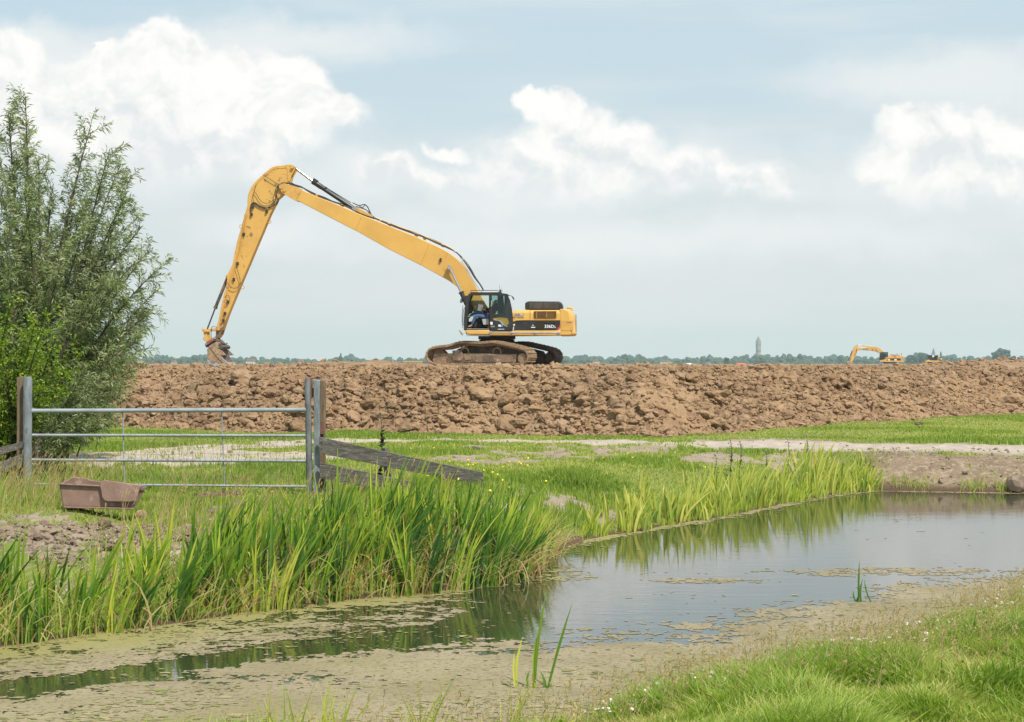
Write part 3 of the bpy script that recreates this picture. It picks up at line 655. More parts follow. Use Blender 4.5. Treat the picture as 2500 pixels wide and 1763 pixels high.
# --- front reed bed
def reed_xy(rng, n, xr, back, pts):
    """random points in a belt whose front edge is the shoreline"""
    x = rng.uniform(*xr, n); ys_ = np.interp(x, [p[0] for p in pts], [p[1] for p in pts]); b = np.interp(x, [q[0] for q in back], [q[1] for q in back])
    f = [q[2] for q in back]; fr = np.interp(x, [q[0] for q in back], f)
    return x, ys_-fr+(b+fr)*rng.uniform(0, 1, n)
rng = np.random.default_rng(21)
back = [(-7, 0.8, 0.2), (-4.2, 1.0, 0.15), (-3.2, 1.6, 0.05), (-2.0, 1.9, 0.12), (-0.6, 1.7, 0.2), (0.2, 1.2, 0.35), (0.5, 0.9, 0.3)]
cx_, cy_ = reed_xy(rng, 340, (-7.0, 0.42), back, SHORE_FAR)
gap = np.where((cx_ < -2.9) & (rng.uniform(0, 1, len(cx_)) < 0.6), False, True); cx_, cy_ = cx_[gap], cy_[gap]
k = rng.integers(7, 15, len(cx_)); idx = np.repeat(np.arange(len(cx_)), k); n = len(idx)
x = cx_[idx]+rng.normal(0, 0.045, n); y = cy_[idx]+rng.normal(0, 0.035, n)
Hc = np.interp(cx_, [-7, -4.3, -3.4, -2.6, -1.8, -0.9, -0.2, 0.15, 0.42], [0.66, 0.74, 0.80, 0.86, 1.0, 0.98, 0.90, 0.74, 0.5])*rng.uniform(0.70, 1.15, len(cx_))
H = Hc[idx]*rng.uniform(0.55, 1.05, n); ll = rng.normal(0.13, 0.10, len(cx_))[idx]
lean = np.stack([(ll+rng.normal(0, 0.11, n)+0.5*(x-cx_[idx]))*H*1.35, rng.normal(0, 0.10, n)*H], 1)
tone = rng.normal(0.31, 0.25, len(cx_))[idx]+rng.normal(0, 0.22, n)
z = np.maximum(ground_z(x, y, False), WZ-0.06)-0.02
pA = ribbons(rng, np.stack([x, y, z], 1), H, lean, rng.uniform(0.016, 0.034, n), 7, rnd=np.clip(tone, 0, 0.98), droop=H*(rng.uniform(0, 1, n) < 0.22)*rng.uniform(0.2, 0.7, n), vfold=0.22)
stuff('reed_bed', [pA], REED, 'dense bed of tall green reed leaves along the left bank of the pond', 'reeds')
m_ = rng.integers(0, len(cx_), 2300); x = cx_[m_]+rng.normal(0, 0.12, 2300); y = cy_[m_]+rng.normal(0, 0.12, 2300); H = rng.uniform(0.2, 0.72, 2300)
pB = ribbons(rng, np.stack([x, y, np.maximum(ground_z(x, y, False), WZ)-0.02], 1), H, np.stack([rng.normal(0.1, 0.26, 2300), rng.normal(0, 0.1, 2300)], 1)*1.2, rng.uniform(0.006, 0.016, 2300), 5, rnd=rng.uniform(0, 1, 2300)**0.8, droop=H*rng.uniform(0, 0.9, 2300))
stuff('dead_reed_leaves', [pB], STRAW, 'bent straw and rust coloured leaves among the front reeds', 'reeds')
n = 3600; x, y = reed_xy(rng, n, (-7, 0.5), back, SHORE_FAR); H = rng.uniform(0.22, 0.62, n)
pC = ribbons(rng, np.stack([x, y, np.maximum(ground_z(x, y, False), WZ)-0.02], 1), H, np.stack([rng.normal(0.09, 0.16, n), rng.normal(0, 0.08, n)], 1), rng.uniform(0.006, 0.013, n), 5, rnd=np.clip(rng.normal(0.55, 0.25, n), 0, 1), droop=H*rng.uniform(0, 0.6, n))
stuff('sedge_undergrowth', [pC], GRASSN, 'thin sedge leaves between the front reeds', 'reeds')
# --- yellow-green reed belt on the far side
rng = np.random.default_rng(31)
pts2 = SHORE_FAR
def belt(n, xr, b0, b1, h0, h1, w0, w1, seed, mat, nm, label, xk, hk, tone):
    r_ = np.random.default_rng(seed); cc = np.concatenate([np.array([1.15, 1.5, 1.75, 2.25, 2.5, 2.85, 3.3, 3.6, 3.85, 4.2, 4.45, 4.7, 5.0, 5.3, 5.6, 5.95, 6.2]), r_.uniform(xr[0], xr[1], 6)]); cx = (cc[r_.integers(0, len(cc), n)]+r_.normal(0, 0.14, n)).clip(xr[0], xr[1]) if xr[0] < 6.4 else r_.uniform(*xr, n); cy = np.interp(cx, [p[0] for p in pts2], [p[1] for p in pts2])+r_.uniform(b0, b1, n)
    k = r_.integers(5, 11, n); idx = np.repeat(np.arange(n), k); N_ = len(idx); x = cx[idx]+r_.normal(0, 0.07, N_); y = cy[idx]+r_.normal(0, 0.06, N_)
    H = np.interp(x, xk, hk)*r_.uniform(h0, h1, n)[idx]*r_.uniform(0.6, 1.05, N_)
    lean = np.stack([(r_.normal(0.10, 0.12, n)[idx]+r_.normal(0, 0.16, N_))*H*1.3, r_.normal(0, 0.1, N_)*H], 1)
    p_ = ribbons(r_, np.stack([x, y, np.maximum(ground_z(x, y, False), WZ-0.03)-0.02], 1), H, lean, r_.uniform(w0, w1, N_), 6, rnd=np.clip(r_.normal(tone, 0.22, N_), 0, 1), droop=H*(r_.uniform(0, 1, N_) < 0.25)*r_.uniform(0.15, 0.5, N_), vfold=0.2)
    stuff(nm, [p_], mat, label, 'reeds')
belt(105, (1.0, 6.3), -0.05, 1.2, 0.55, 1.15, 0.022, 0.044, 41, REED2, 'pale_reed_belt', 'yellow green reeds along the far shore of the pond', [0.9, 1.6, 3.2, 4.5, 5.6, 6.35], [0.42, 0.52, 0.66, 0.90, 0.62, 0.36], 0.5)
belt(110, (0.5, 6.5), -0.02, 0.8, 0.2, 0.5, 0.01, 0.02, 42, REED, 'low_reed_fringe', 'low green sedge fringe at the waterline of the far shore', [0.5, 6.5], [0.8, 0.8], 0.72)
belt(40, (6.6, 11), 0.0, 0.25, 0.12, 0.32, 0.008, 0.015, 43, GRASSN, 'waterside_tufts', 'short grass tufts at the foot of the bare right bank', [6, 12], [0.9, 0.9], 0.6)
# --- near bank: dense grass
rng = np.random.default_rng(51)
n = 420000; y = 7.2+(17.5-7.2)*rng.uniform(0, 1, n)**1.25; x = rng.uniform(-0.42, 0.36, n)*y
nd = np.interp(x, [p[0] for p in SHORE_NEAR], [p[1] for p in SHORE_NEAR])-y
keep = (nd > -0.10) & (nd < 6) & (rng.uniform(0, 1, n) < ss(nd, -0.12, 0.55)*0.97+0.03) & (y > 6.9)
keep &= (EYE-(-0.0))*F/y+HY < 2300
x, y, nd = x[keep], y[keep], nd[keep]; n = len(x); z = ground_z(x, y)
print('near grass', n)
q = fbm(x*1.5, y*1.5, 91, 3); q2 = fbm(x*4, y*4, 93, 2)
H = (0.07+0.13*ss(q, 0.38, 0.66)+0.05*q2)*rng.uniform(0.6, 1.25, n)
wind = np.stack([rng.normal(0.02, 0.05, n)+(fbm(x*2, y*2, 95, 2)-0.5)*0.20, rng.normal(-0.01, 0.045, n)+(fbm(x*2, y*2, 96, 2)-0.5)*0.16], 1)
tone = np.clip(0.40+(q-0.5)*-1.5+(q2-0.5)*0.5+rng.normal(0, 0.17, n)+0.5*(rng.uniform(0, 1, n) < 0.09), 0, 1)
p_ = ribbons(rng, np.stack([x, y, z-0.01], 1), H, wind*(H[:, None]/0.12), np.exp(rng.normal(math.log(0.0048), 0.35, n)), 3, rnd=tone, droop=H*rng.uniform(0, 0.35, n))
stuff('near_grass', [p_], GRASSN, 'lush mown green grass on the near bank, lower right', 'grass')
n = 3800; y = 8.0+8.5*rng.uniform(0, 1, n); x = np.interp(y, [p[1] for p in SHORE_NEAR], [p[0] for p in SHORE_NEAR])+np.abs(rng.normal(0, 2.0, n))-0.05
z = ground_z(x, y); H = rng.uniform(0.14, 0.42, n)
stuff('near_seed_stalks', straws(rng, x, y, z, H, np.stack([rng.normal(0.03, 0.07, n), rng.normal(0, 0.05, n)], 1), 0.0022, 0.04), STRAW, 'thin flowering grass stalks along the near bank', 'grass')
# broader blades standing up along the bottom edge
n = 420; x = rng.uniform(-1.6, 0.9, n); y = np.interp(x, [p[0] for p in SHORE_NEAR], [p[1] for p in SHORE_NEAR])-rng.uniform(-0.15, 0.35, n)
H = rng.uniform(0.14, 0.52, n)*np.interp(x, [-1.55, -1.2, 0, 0.9], [0.7, 1, 0.95, 0.6])*np.where(fbm(x*6, x*0, 7, 2) > 0.5, 1.1, 0.6); cl_ = rng.normal(0, 1, n)
p_ = ribbons(rng, np.stack([x, y, ground_z(x, y)-0.02], 1), H, np.stack([rng.normal(0.03, 0.10, n), rng.normal(0, 0.05, n)], 1), rng.uniform(0.007, 0.015, n), 6, rnd=np.clip(rng.normal(0.55, 0.2, n), 0, 1), vfold=0.2)
stuff('bank_edge_blades', [p_], REED2, 'upright pale green blades along the bottom water edge', 'grass')
# --- clover and plantain leaves in the near turf
n = 7000; y = 7.3+8*rng.uniform(0, 1, n); x = rng.uniform(-0.4, 0.36, n)*y; nd = np.interp(x, [p[0] for p in SHORE_NEAR], [p[1] for p in SHORE_NEAR])-y
kk = (nd > 0.05) & (nd < 5) & (fbm(x*1.3, y*1.3, 98, 3) > 0.47); x, y = x[kk], y[kk]; n = len(x); hz_ = ground_z(x, y)+rng.uniform(0.06, 0.15, n); rr = rng.uniform(0.006, 0.013, n)
an = np.linspace(0, 2*math.pi, 7)[:-1][None]+rng.uniform(0, 1, n)[:, None]; tx = rng.normal(0, .5, n)[:, None]; ty = rng.normal(0, .5, n)[:, None]; dx = rr[:, None]*np.cos(an); dy = rr[:, None]*np.sin(an)
LV = np.stack([x[:, None]+dx, y[:, None]+dy, hz_[:, None]+dx*tx+dy*ty], -1).reshape(-1, 3)
o = mesh_np('clover_leaves', LV, np.arange(6*n).reshape(-1, 6), SHRUB, attrs={'rnd': np.repeat(rng.uniform(0, .6, n), 6)}); tag(o, 'round clover leaves low in the near bank turf', 'clover', kind='stuff')
# --- flowers
def flowers(nm, label, mat_, P, s):
    V, Fa, k = lumps(rng, P, s, 1, 0.12, 0.85); o = mesh_np(nm, V, Fa, mat_); tag(o, label, 'flowers', kind='stuff')
CLOV = simple('clover_white', (0.72, 0.66, 0.60), (0.62, 0.58, 0.5), rough=0.8, scale=30); BUTT = simple('buttercup_yellow', (0.75, 0.58, 0.03), rough=0.6)
n = 190; y = 8.6+6.3*rng.uniform(0, 1, n); x = np.interp(y, [p[1] for p in SHORE_NEAR], [p[0] for p in SHORE_NEAR])+np.abs(rng.normal(0, 0.45, n))+0.05
flowers('clover_flowers', 'white clover heads dotted in the near bank grass', CLOV, np.stack([x, y, ground_z(x, y)+rng.uniform(0.10, 0.2, n)], 1), rng.uniform(0.009, 0.016, n))
n = 14; y = 8.9+3*rng.uniform(0, 1, n); x = np.interp(y, [p[1] for p in SHORE_NEAR], [p[0] for p in SHORE_NEAR])+np.abs(rng.normal(0, 0.5, n))+0.1
n2_ = 60; x2 = np.concatenate([rng.normal(-0.6, 0.5, 26), rng.uniform(-3.5, 6, 34)]); y2 = np.concatenate([rng.normal(24, 1.2, 26), rng.uniform(23, 31, 34)])
mk = (pond_d(x2, y2) > .2) & (dirt(x2, y2) < .5); x2, y2 = x2[mk], y2[mk]
x = np.concatenate([x, x2]); y = np.concatenate([y, y2])
flowers('buttercups', 'small yellow buttercups scattered in the grass', BUTT, np.stack([x, y, ground_z(x, y)+0.13], 1), np.where(y > 15, 0.02, 0.011))
# --- countable emergent clumps
def blade_obj(name, P0, P1, w, mat, parent, seed, bend=0.06, r=0.4):
    r_ = np.random.default_rng(seed); P0 = np.array(P0); P1 = np.array(P1); t = np.linspace(0, 1, 9)[:, None]
    C = P0+(P1-P0)*t; C[:, 0] += bend*np.sin(t[:, 0]*math.pi)*0.5
    prof = np.minimum(0.8+0.4*t, (1-t)*3).clip(0.05, 1); o = np.array([1, 0.25, 0])*w/2*prof; dn = np.array([-0.25, 1, 0])*w*0.25*prof
    V = np.stack([C-o, C+dn, C+o], 1).reshape(-1, 3)
    Fa = np.array([[i*3+j, i*3+j+1, i*3+j+4, i*3+j+3] for i in range(8) for j in range(2)])
    return mesh_np(name, V, Fa, mat, parent, attrs={'rnd': np.clip(np.repeat(r+t[:, 0]*0.15, 3), 0, 1)})
def clump(label, base_px, blades, mat, scale, zoomf, off, w):
    b0 = Gp(off[0]+base_px[0]/zoomf, off[1]+base_px[1]/zoomf, WZ)
    e = empty('reed_clump', b0, 0, label, 'reeds')
    for i, (a, b, c, d_, r) in enumerate(blades):
        p0 = W(off[0]+a/zoomf, off[1]+b/zoomf, b0.y)-b0; p1 = W(off[0]+c/zoomf, off[1]+d_/zoomf, b0.y+0.05)-b0; p0.z -= 0.04
        blade_obj('blade', p0, p1, w*(0.8+0.4*random.random()), mat, e, i, random.uniform(-0.05, 0.05), r)
clump('sparse reed clump of long blades rising from the algae at bottom centre', (170, 585), [(185, 585, 240, 150, 0.35), (190, 560, 205, 330, 0.6), (235, 590, 350, 210, 0.25), (178, 585, 182, 480, 0.8), (100, 550, 98, 430, 0.95), (112, 552, 135, 360, 0.9),
      (205, 575, 260, 565, 0.1), (160, 560, 165, 505, 0.2), (225, 600, 208, 505, 0.2)], REED, 1, 1.766, (1200, 1350), 0.019)
clump('small isolated green reed clump in the water at right', (1598, 213), [(1583, 213, 1587, 30, 0.1), (1598, 213, 1602, 108, 0.15), (1610, 213, 1655, 205, 0.2), (1645, 210, 1608, 112, 0.1), (1590, 213, 1575, 150, 0.1), (1560, 215, 1590, 165, 0.2),
      (1600, 213, 1680, 209, 0.1), (1588, 213, 1560, 160, 0.1)], REED, 1, 1.766, (1200, 1350), 0.018)
# --- plants with single stems: thistles and a nettle
def weed(label, x, y, H, seed, name='thistle', cat='thistle', leaf=0.05, group=None, lean=0.05, flower=True):
    r_ = np.random.default_rng(seed); z = float(ground_z(np.array([x]), np.array([y]))[0]); e = empty(name, (x, y, z-0.01), 0, label, cat, group)
    st = MB(); pth = [(lean*math.sin(3*t)*t, 0.02*math.cos(5*t)*t, H*t) for t in np.linspace(0, 1, 8)]; st.tube(pth, [0.010-0.006*i/7 for i in range(8)], 5); st.build('stem', NETTLE_ST, e)
    n = int(H*70); t = r_.uniform(0.08, 0.98, n); a = r_.uniform(0, 6.28, n); B = np.stack([lean*np.sin(3*t)*t, 0.02*np.cos(5*t)*t, H*t], 1)
    L = leaf*(1.3-0.8*t)*r_.uniform(0.6, 1.3, n)
    p_ = ribbons(r_, B, L*r_.uniform(-0.4, 0.5, n), np.stack([np.cos(a)*L, np.sin(a)*L], 1), L*0.42, 3, rnd=r_.uniform(0, 1, n), face=a+1.57, tip=0.1)
    mesh_np('leaves', p_[0], p_[1], NETTLE if not flower else THISL, e, attrs={'rnd': p_[2]})
    if flower:
        for dx, dy, dz, s_ in ((0, 0, 0.01, .018), (0.03, 0.01, -0.05, .014), (-0.03, 0, -0.04, .013)):
            V, Fa, k = lumps(r_, np.array([[pth[-1][0]+dx, dy, H+dz]]), np.array([s_]), 1, 0.1, 1); mesh_np('flower_head', V, Fa, THF, e)
    return e
NETTLE_ST = simple('weed_stem', (0.09, 0.12, 0.05), (0.13, 0.09, 0.06), rough=0.8); THF = simple('thistle_flower', (0.30, 0.20, 0.30), (0.25, 0.22, 0.16), rough=0.8, scale=40)
THISL = leafy('thistle_leaf', [(0.05, 0.10, 0.02), (0.08, 0.14, 0.035), (0.12, 0.18, 0.05), (0.17, 0.2, 0.08)], 0.25)
for i, (sx, top, yy, lb) in enumerate([(1782, 1075, 27.2, 'spindly thistle furthest left in the row behind the pale reeds'), (1805, 1078, 27.6, 'thistle second from the left behind the pale reeds'), (1868, 1100, 27.4, 'short leafy thistle midway along the pale reeds'),
                          (1922, 1072, 27.9, 'tall slim thistle left of the flowering thistle'), (1968, 1062, 28.2, 'tallest thistle with purple flower head behind the pale reeds'), (1745, 1110, 26.6, 'low thistle at the left end of the pale reeds')]):
    X_ = (sx-CX)/F*yy; zt = EYE-(top-HY)/F*yy; z0 = float(ground_z(np.array([X_]), np.array([yy]))[0]); weed(lb, X_, yy, zt-z0, 100+i, leaf=0.09)
w_ = weed('tall withered nettle climbing above the grey plank fence', (925-CX)/F*23.9, 23.9, 1.16, 140, 'nettle', 'nettle', 0.16, None, 0.08, False)
weed('green nettle tuft under the grey plank fence', (978-CX)/F*23.5, 23.5, 0.34, 141, 'nettle', 'nettle', 0.13, None, 0.03, False)

# ------------------------------------------------------------------ willow and shrub
def leaves_on(rng, twigs, L, w, step, spread=0.75, droop=0.2, tone=(0.5, 0.2)):
    """twigs: list of (points array k,3). alternate leaves along each"""
    P, D = [], []
    for pts in twigs:
        seg = np.linalg.norm(np.diff(pts, axis=0), axis=1); cum = np.concatenate([[0], np.cumsum(seg)]); m = max(2, int(cum[-1]/step))
        s_ = np.linspace(0.06*cum[-1], cum[-1], m); Q = np.stack([np.interp(s_, cum, pts[:, i]) for i in range(3)], 1)
        T = np.gradient(Q, axis=0); T /= np.linalg.norm(T, axis=1, keepdims=True)+1e-9; P.append(Q); D.append(T)
    P = np.concatenate(P); D = np.concatenate(D); n = len(P)
    rv = rng.normal(0, 1, (n, 3)); side = np.cross(D, rv); side /= np.linalg.norm(side, axis=1, keepdims=True)+1e-9
    d = D*0.75+side*spread; d[:, 2] -= droop; d /= np.linalg.norm(d, axis=1, keepdims=True)
    nrm = np.cross(d, rng.normal(0, 1, (n, 3))); nrm[:, 2] *= 0.5; nrm /= np.linalg.norm(nrm, axis=1, keepdims=True)+1e-9; wv = np.cross(d, nrm); wv /= np.linalg.norm(wv, axis=1, keepdims=True)+1e-9
    Ls = L*rng.uniform(0.6, 1.25, n)[:, None]; Ws = w*rng.uniform(0.7, 1.2, n)[:, None]
    mid = P+d*Ls*0.45; bendv = np.zeros_like(d); bendv[:, 2] = -1; tip = P+d*Ls+bendv*Ls*0.18
    V = np.stack([P, mid+wv*Ws/2, tip, mid-wv*Ws/2], 1).reshape(-1, 3); Fa = np.arange(4*n).reshape(-1, 4)
    return V, Fa, np.repeat(np.clip(rng.normal(tone[0], tone[1], n), 0, 1), 4), n
def bez(a, b, c, n): t = np.linspace(0, 1, n)[:, None]; return (1-t)**2*a+2*t*(1-t)*b+t*t*c
def bush(name, label, cat, base, tips, rng, shoot, gap, leafp, mat, bark, stem_r=0.035, start=0.3, up=0.5, sub=2):
    e = empty(name, base, 0, label, cat); twigs = []; tb = MB(); base = np.array(base)
    for (tip, r0) in tips:
        tip = np.array(tip)-base; b0 = rng.normal(0, 0.18, 3)*np.array([1, 1, 0]); mid = b0+(tip-b0)*0.45+np.array([-(tip-b0)[0]*0.16, rng.normal(0, 0.2), 0.12*np.linalg.norm(tip)])
        P = bez(b0, mid, tip, 14); Ln = np.linalg.norm(tip-b0)
        tb.tube([tuple(q) for q in P], [r0*(1-0.9*i/13)+0.003 for i in range(14)], 6)
        twigs.append(P[6:])
        s_ = start
        while s_ < 0.99:
            i = s_*13; q = P[int(i)]+(P[min(int(i)+1, 13)]-P[int(i)])*(i % 1); T = P[min(int(i)+1, 13)]-P[int(i)]; T /= np.linalg.norm(T)+1e-9
            sd = rng.normal(0, 1, 3); sd -= T*sd.dot(T); sd /= np.linalg.norm(sd)+1e-9
            d = T*rng.uniform(0.5, 1.0)+sd*rng.uniform(0.4, 0.9)+np.array([0, 0, up*rng.uniform(0, 1)]); d /= np.linalg.norm(d)
            Ls = shoot*rng.uniform(0.45, 1.15)*(1.1-0.55*s_); c = q+d*Ls+np.array([0, 0, -0.12*Ls]); Q = bez(q, q+d*Ls*0.55+np.array([0, 0, 0.06*Ls]), c, 6)
            twigs.append(Q); tb.tube([tuple(v) for v in Q], [0.006-0.0008*k for k in range(6)], 3, False)
            for _ in range(sub):
                u_ = rng.uniform(0.2, 0.8); q2 = Q[int(u_*5)]; s2 = rng.normal(0, 1, 3); d2 = d*0.8+s2*0.45+np.array([0, 0, 0.15]); d2 /= np.linalg.norm(d2); L2 = Ls*rng.uniform(0.3, 0.6)
                twigs.append(bez(q2, q2+d2*L2*0.5, q2+d2*L2+np.array([0, 0, -0.1*L2]), 4))
            s_ += gap*rng.uniform(0.6, 1.4)/Ln
    V, Fa, A, n = leaves_on(rng, twigs, *leafp); print(name, 'leaves', n)
    tb.build('branches', bark, e); mesh_np('foliage', V, Fa, mat, e, attrs={'rnd': A})
    return e
rng = np.random.default_rng(61)
tp = []
for (sx, sy, dY, r0) in [(20, 270, 0, .05), (62, 235, -.4, .04), (-60, 270, 0.5, .05), (-160, 300, 0, .05), (-30, 300, 1, .04), (95, 390, -.6, .04), (130, 450, 0.4, .04), (60, 470, -1, .04), (222, 305, 0, .05), (268, 365, -.5, .035), (295, 400, .5, .035), (238, 440, .8, .03),
                     (180, 520, .5, .04), (205, 560, -.8, .04), (310, 470, -.3, .035), (290, 560, .7, .03), (345, 555, 0, .04), (368, 605, .6, .035), (382, 660, -.4, .035), (378, 715, .5, .03), (350, 850, .2, .025), (342, 790, .7, .03), (325, 905, -.3, .025), (305, 850, -.9, .025), (360, 765, .5, .025), (270, 900, .6, .025), (300, 945, .3, .02), (330, 640, -.8, .035), (365, 765, 0, .03), (340, 830, -.5, .03),
                     (300, 760, .9, .03), (255, 690, -1.1, .035), (150, 640, -1.2, .04), (90, 640, 1.0, .04), (10, 560, -1.2, .04), (-60, 500, .6, .04), (-120, 560, -.8, .04), (250, 850, 1.0, .03), (180, 800, -1.0, .03), (100, 780, 1.1, .03), (20, 760, 1.0, .03),
                     (310, 880, .3, .03), (280, 930, -.4, .025), (265, 985, 0, .025), (225, 960, -.8, .025), (-100, 700, .5, .03), (320, 430, .2, .025), (60, 330, .3, .03), (-10, 420, -.6, .03), (160, 700, .3, .03), (230, 760, .2, .03),
                     (-20, 640, .9, .035), (40, 700, -.4, .03), (120, 560, .9, .03), (-70, 400, -.9, .04), (290, 690, -.9, .03), (210, 890, .3, .025), (240, 620, 1.0, .03)]:
    tp.append((W(sx, sy, 28.3+dY), r0))
bush('willow_tree', 'large silvery green willow bush behind the left gate post', 'tree', (W(95, 1085, 28.3).x, 28.3, 0.0), tp, rng, 0.72, 0.102, (0.128, 0.0205, 0.022, 0.75, 0.14, (0.50, 0.24)), WILLOW, BARK, start=0.20, sub=3)
tp = []
for k_ in range(46):
    a_ = rng.uniform(-0.2, 1); tp.append((W(-130+335*rng.uniform(0, 1), 725+280*rng.uniform(0, 1)**0.8, 25.4+rng.uniform(-0.9, 0.7)), .02))
tp = [(Vector((min(p.x, W(195, 0, 25.4).x-0.5*max(0, (p.z-1.6))), p.y, p.z)), r_) for p, r_ in tp]
bush('leafy_shrub', 'bright yellow green shrub at the left edge below the willow', 'shrub', (W(10, 1120, 26.3).x, 26.3, 0.0), tp, rng, 0.42, 0.085, (0.062, 0.030, 0.030, 0.95, 0.12, (0.50, 0.24)), SHRUB, BARK, start=0.12, up=0.2, sub=3)
# leafy low willow twigs and brambles sweeping down to the gate
tp = [(W(sx, sy, 25.6+rng.uniform(-.5, .5)), .015) for sx, sy in [(250, 950), (285, 1000), (230, 1010), (190, 960), (170, 1040), (265, 1040), (140, 1000), (210, 910), (300, 960), (245, 975), (275, 1020), (200, 1030), (225, 985), (255, 915), (290, 925)]]
bush('willow_sapling', 'low dark willow growth sweeping over the top rail of the gate', 'shrub', (W(120, 1140, 25.6).x, 25.6, 0.0), tp, rng, 0.42, 0.06, (0.095, 0.0155, 0.02, 0.75, 0.2, (0.42, 0.22)), WILLOW, BARK, start=0.3, up=0.1, sub=2)
# ------------------------------------------------------------------ gate, posts, plank fence (all about 23.7 m away)
GY = 23.7
def z3(a, b, Y=GY): return W(a/2.8, 880+b/2.8, Y)
def z4(a, b, Y=GY): return W(720+a/3.374, 900+b/3.374, Y)
def round_post(name, label, cx, top, bot, wpx, Y, mat, square=False, rz=0.0, lean=0.0, group=None):
    p1 = z3(cx, top, Y); p0 = z3(cx, bot, Y); w = wpx/2.8/F*Y; e = empty(name, (p0.x, Y, p0.z-0.4), rz, label, 'post', group); mb = MB(); h = p1.z-p0.z+0.4
    if square:
        r_ = random.Random(cx); n = 9; vs = []; fs = []
        for i in range(n):
            z = h*i/(n-1); s = w/2*(1-0.06*i/(n-1)); j = lambda: r_.uniform(-0.004, 0.004)
            vs += [(lean*z+a*s+j(), b*s+j(), z+(j()*4 if i == n-1 else 0)) for a, b in ((-1, -1), (1, -1), (1, 1), (-1, 1))]
        for i in range(n-1): fs += [(i*4+k, i*4+(k+1) % 4, i*4+4+(k+1) % 4, i*4+4+k) for k in range(4)]
        fs += [(3, 2, 1, 0), (n*4-4, n*4-3, n*4-2, n*4-1)]; mb.add(vs, fs); o = mb.build('shaft', mat, e, bevel=0.006)
    else:
        mb.tube([(lean*h*t, 0, h*t) for t in (0, .3, .6, .985)]+[(lean*h, 0, h)], [w/2]*4+[w/2*0.86], 16); o = mb.build('shaft', mat, e)
    return e
lw = round_post('gate_post', 'brown lichened wooden post behind the left grey gate post', 140, 112, 760, 44, GY+0.12, WOODB, True, 0.1)
mb = MB(); q = z3(143, 455, GY)-Vector(lw.location); mb.box((q.x, -0.075, q.z), (0.055, 0.012, 0.26)); mb.build('hinge_plate', RUST, lw, bevel=0.003)
round_post('gate_post', 'blue grey round post holding the left end of the gate', 186, 112, 830, 60, GY-0.02, POSTG, lean=0.004)
rw = round_post('gate_post', 'brown wooden post with yellow lichen behind the right grey gate post', 2203, 136, 800, 44, GY+0.12, WOODB, True, -0.1)
mb = MB(); q = z3(2203, 460, GY)-Vector(rw.location); mb.box((q.x, -0.075, q.z), (0.075, 0.012, 0.19)); mb.build('hinge_plate', RUST, rw, bevel=0.003)
round_post('gate_post', 'blue grey peeling post at the right end of the gate', 2166, 135, 880, 42, GY-0.02, POSTG, True, 0.05)
gate = empty('field_gate', z3(1160, 860), 0, 'grey tubular steel field gate with wire mesh between two pairs of posts', 'gate'); g0 = Vector(gate.location)
def rail(name, y0, y1, x0, x1, wpx, mat=GALV, Y=GY):
    mb = MB(); a = z3(x0, y0, Y)-g0; b = z3(x1, y1, Y)-g0; mb.tube([a+(b-a)*t for t in (0, .02, .3, .6, .98, 1)], [wpx/2.8/F*Y/2*1.15]+[wpx/2.8/F*Y/2]*4+[wpx/2.8/F*Y/2*1.2], 14); mb.build(name, mat, gate)
rail('rail', 345, 338, 218, 2096, 30); rail('rail', 511, 515, 218, 2096, 20); rail('rail', 680, 688, 218, 2090, 20); rail('rail', 845, 862, 218, 2090, 17)
mb = MB(); a = z3(2103, 121)-g0; b = z3(2117, 905)-g0; mb.tube([a, a+(b-a)*.02, b], [0.030, 0.046, 0.046], 12); mb.build('end_stile', POSTD, gate)
mb = MB(); mb.box(z3(2124, 190)-g0, (0.05, 0.02, 0.30)); mb.box(z3(2134, 215)-g0, (0.10, 0.015, 0.12)); mb.build('latch', RUST, gate, bevel=0.003)
for a0, a1 in ((838, 852), (1515, 1535)):
    mb = MB(); mb.tube([z3(a0, 345, GY+0.03)-g0, z3((a0+a1)/2, 600, GY+0.03)-g0, z3(a1, 860, GY+0.03)-g0], 0.010, 8); mb.build('upright_rod', GALV, gate)
mb = MB(); r_ = random.Random(3)
for i in range(27):
    xx = 880+i*44; jt = r_.uniform(-8, 8); bow = r_.uniform(-14, 14)
    mb.tube([z3(xx+jt*0.3, 508, GY-0.03)-g0, z3(xx+jt+bow, 600, GY-0.03)-g0, z3(xx+jt, 690, GY-0.03)-g0, z3(xx+jt*1.5, 850, GY-0.03)-g0], 0.0021, 4, False)
for yy in (545, 590, 640, 730, 775, 815):
    mb.tube([z3(900+220*k, yy+r_.uniform(-6, 6), GY-0.035)-g0 for k in range(6)], 0.0019, 4, False)
for k in range(9):
    xx = 1040+k*30; mb.tube([z3(xx, 520, GY-0.04)-g0, z3(xx+60*r_.uniform(-1, 1.4), 600, GY-0.06)-g0, z3(xx+110*r_.uniform(-.6, 1), 690, GY-0.05)-g0], 0.002, 4, False)
mb.build('wire_mesh', WIRE, gate)
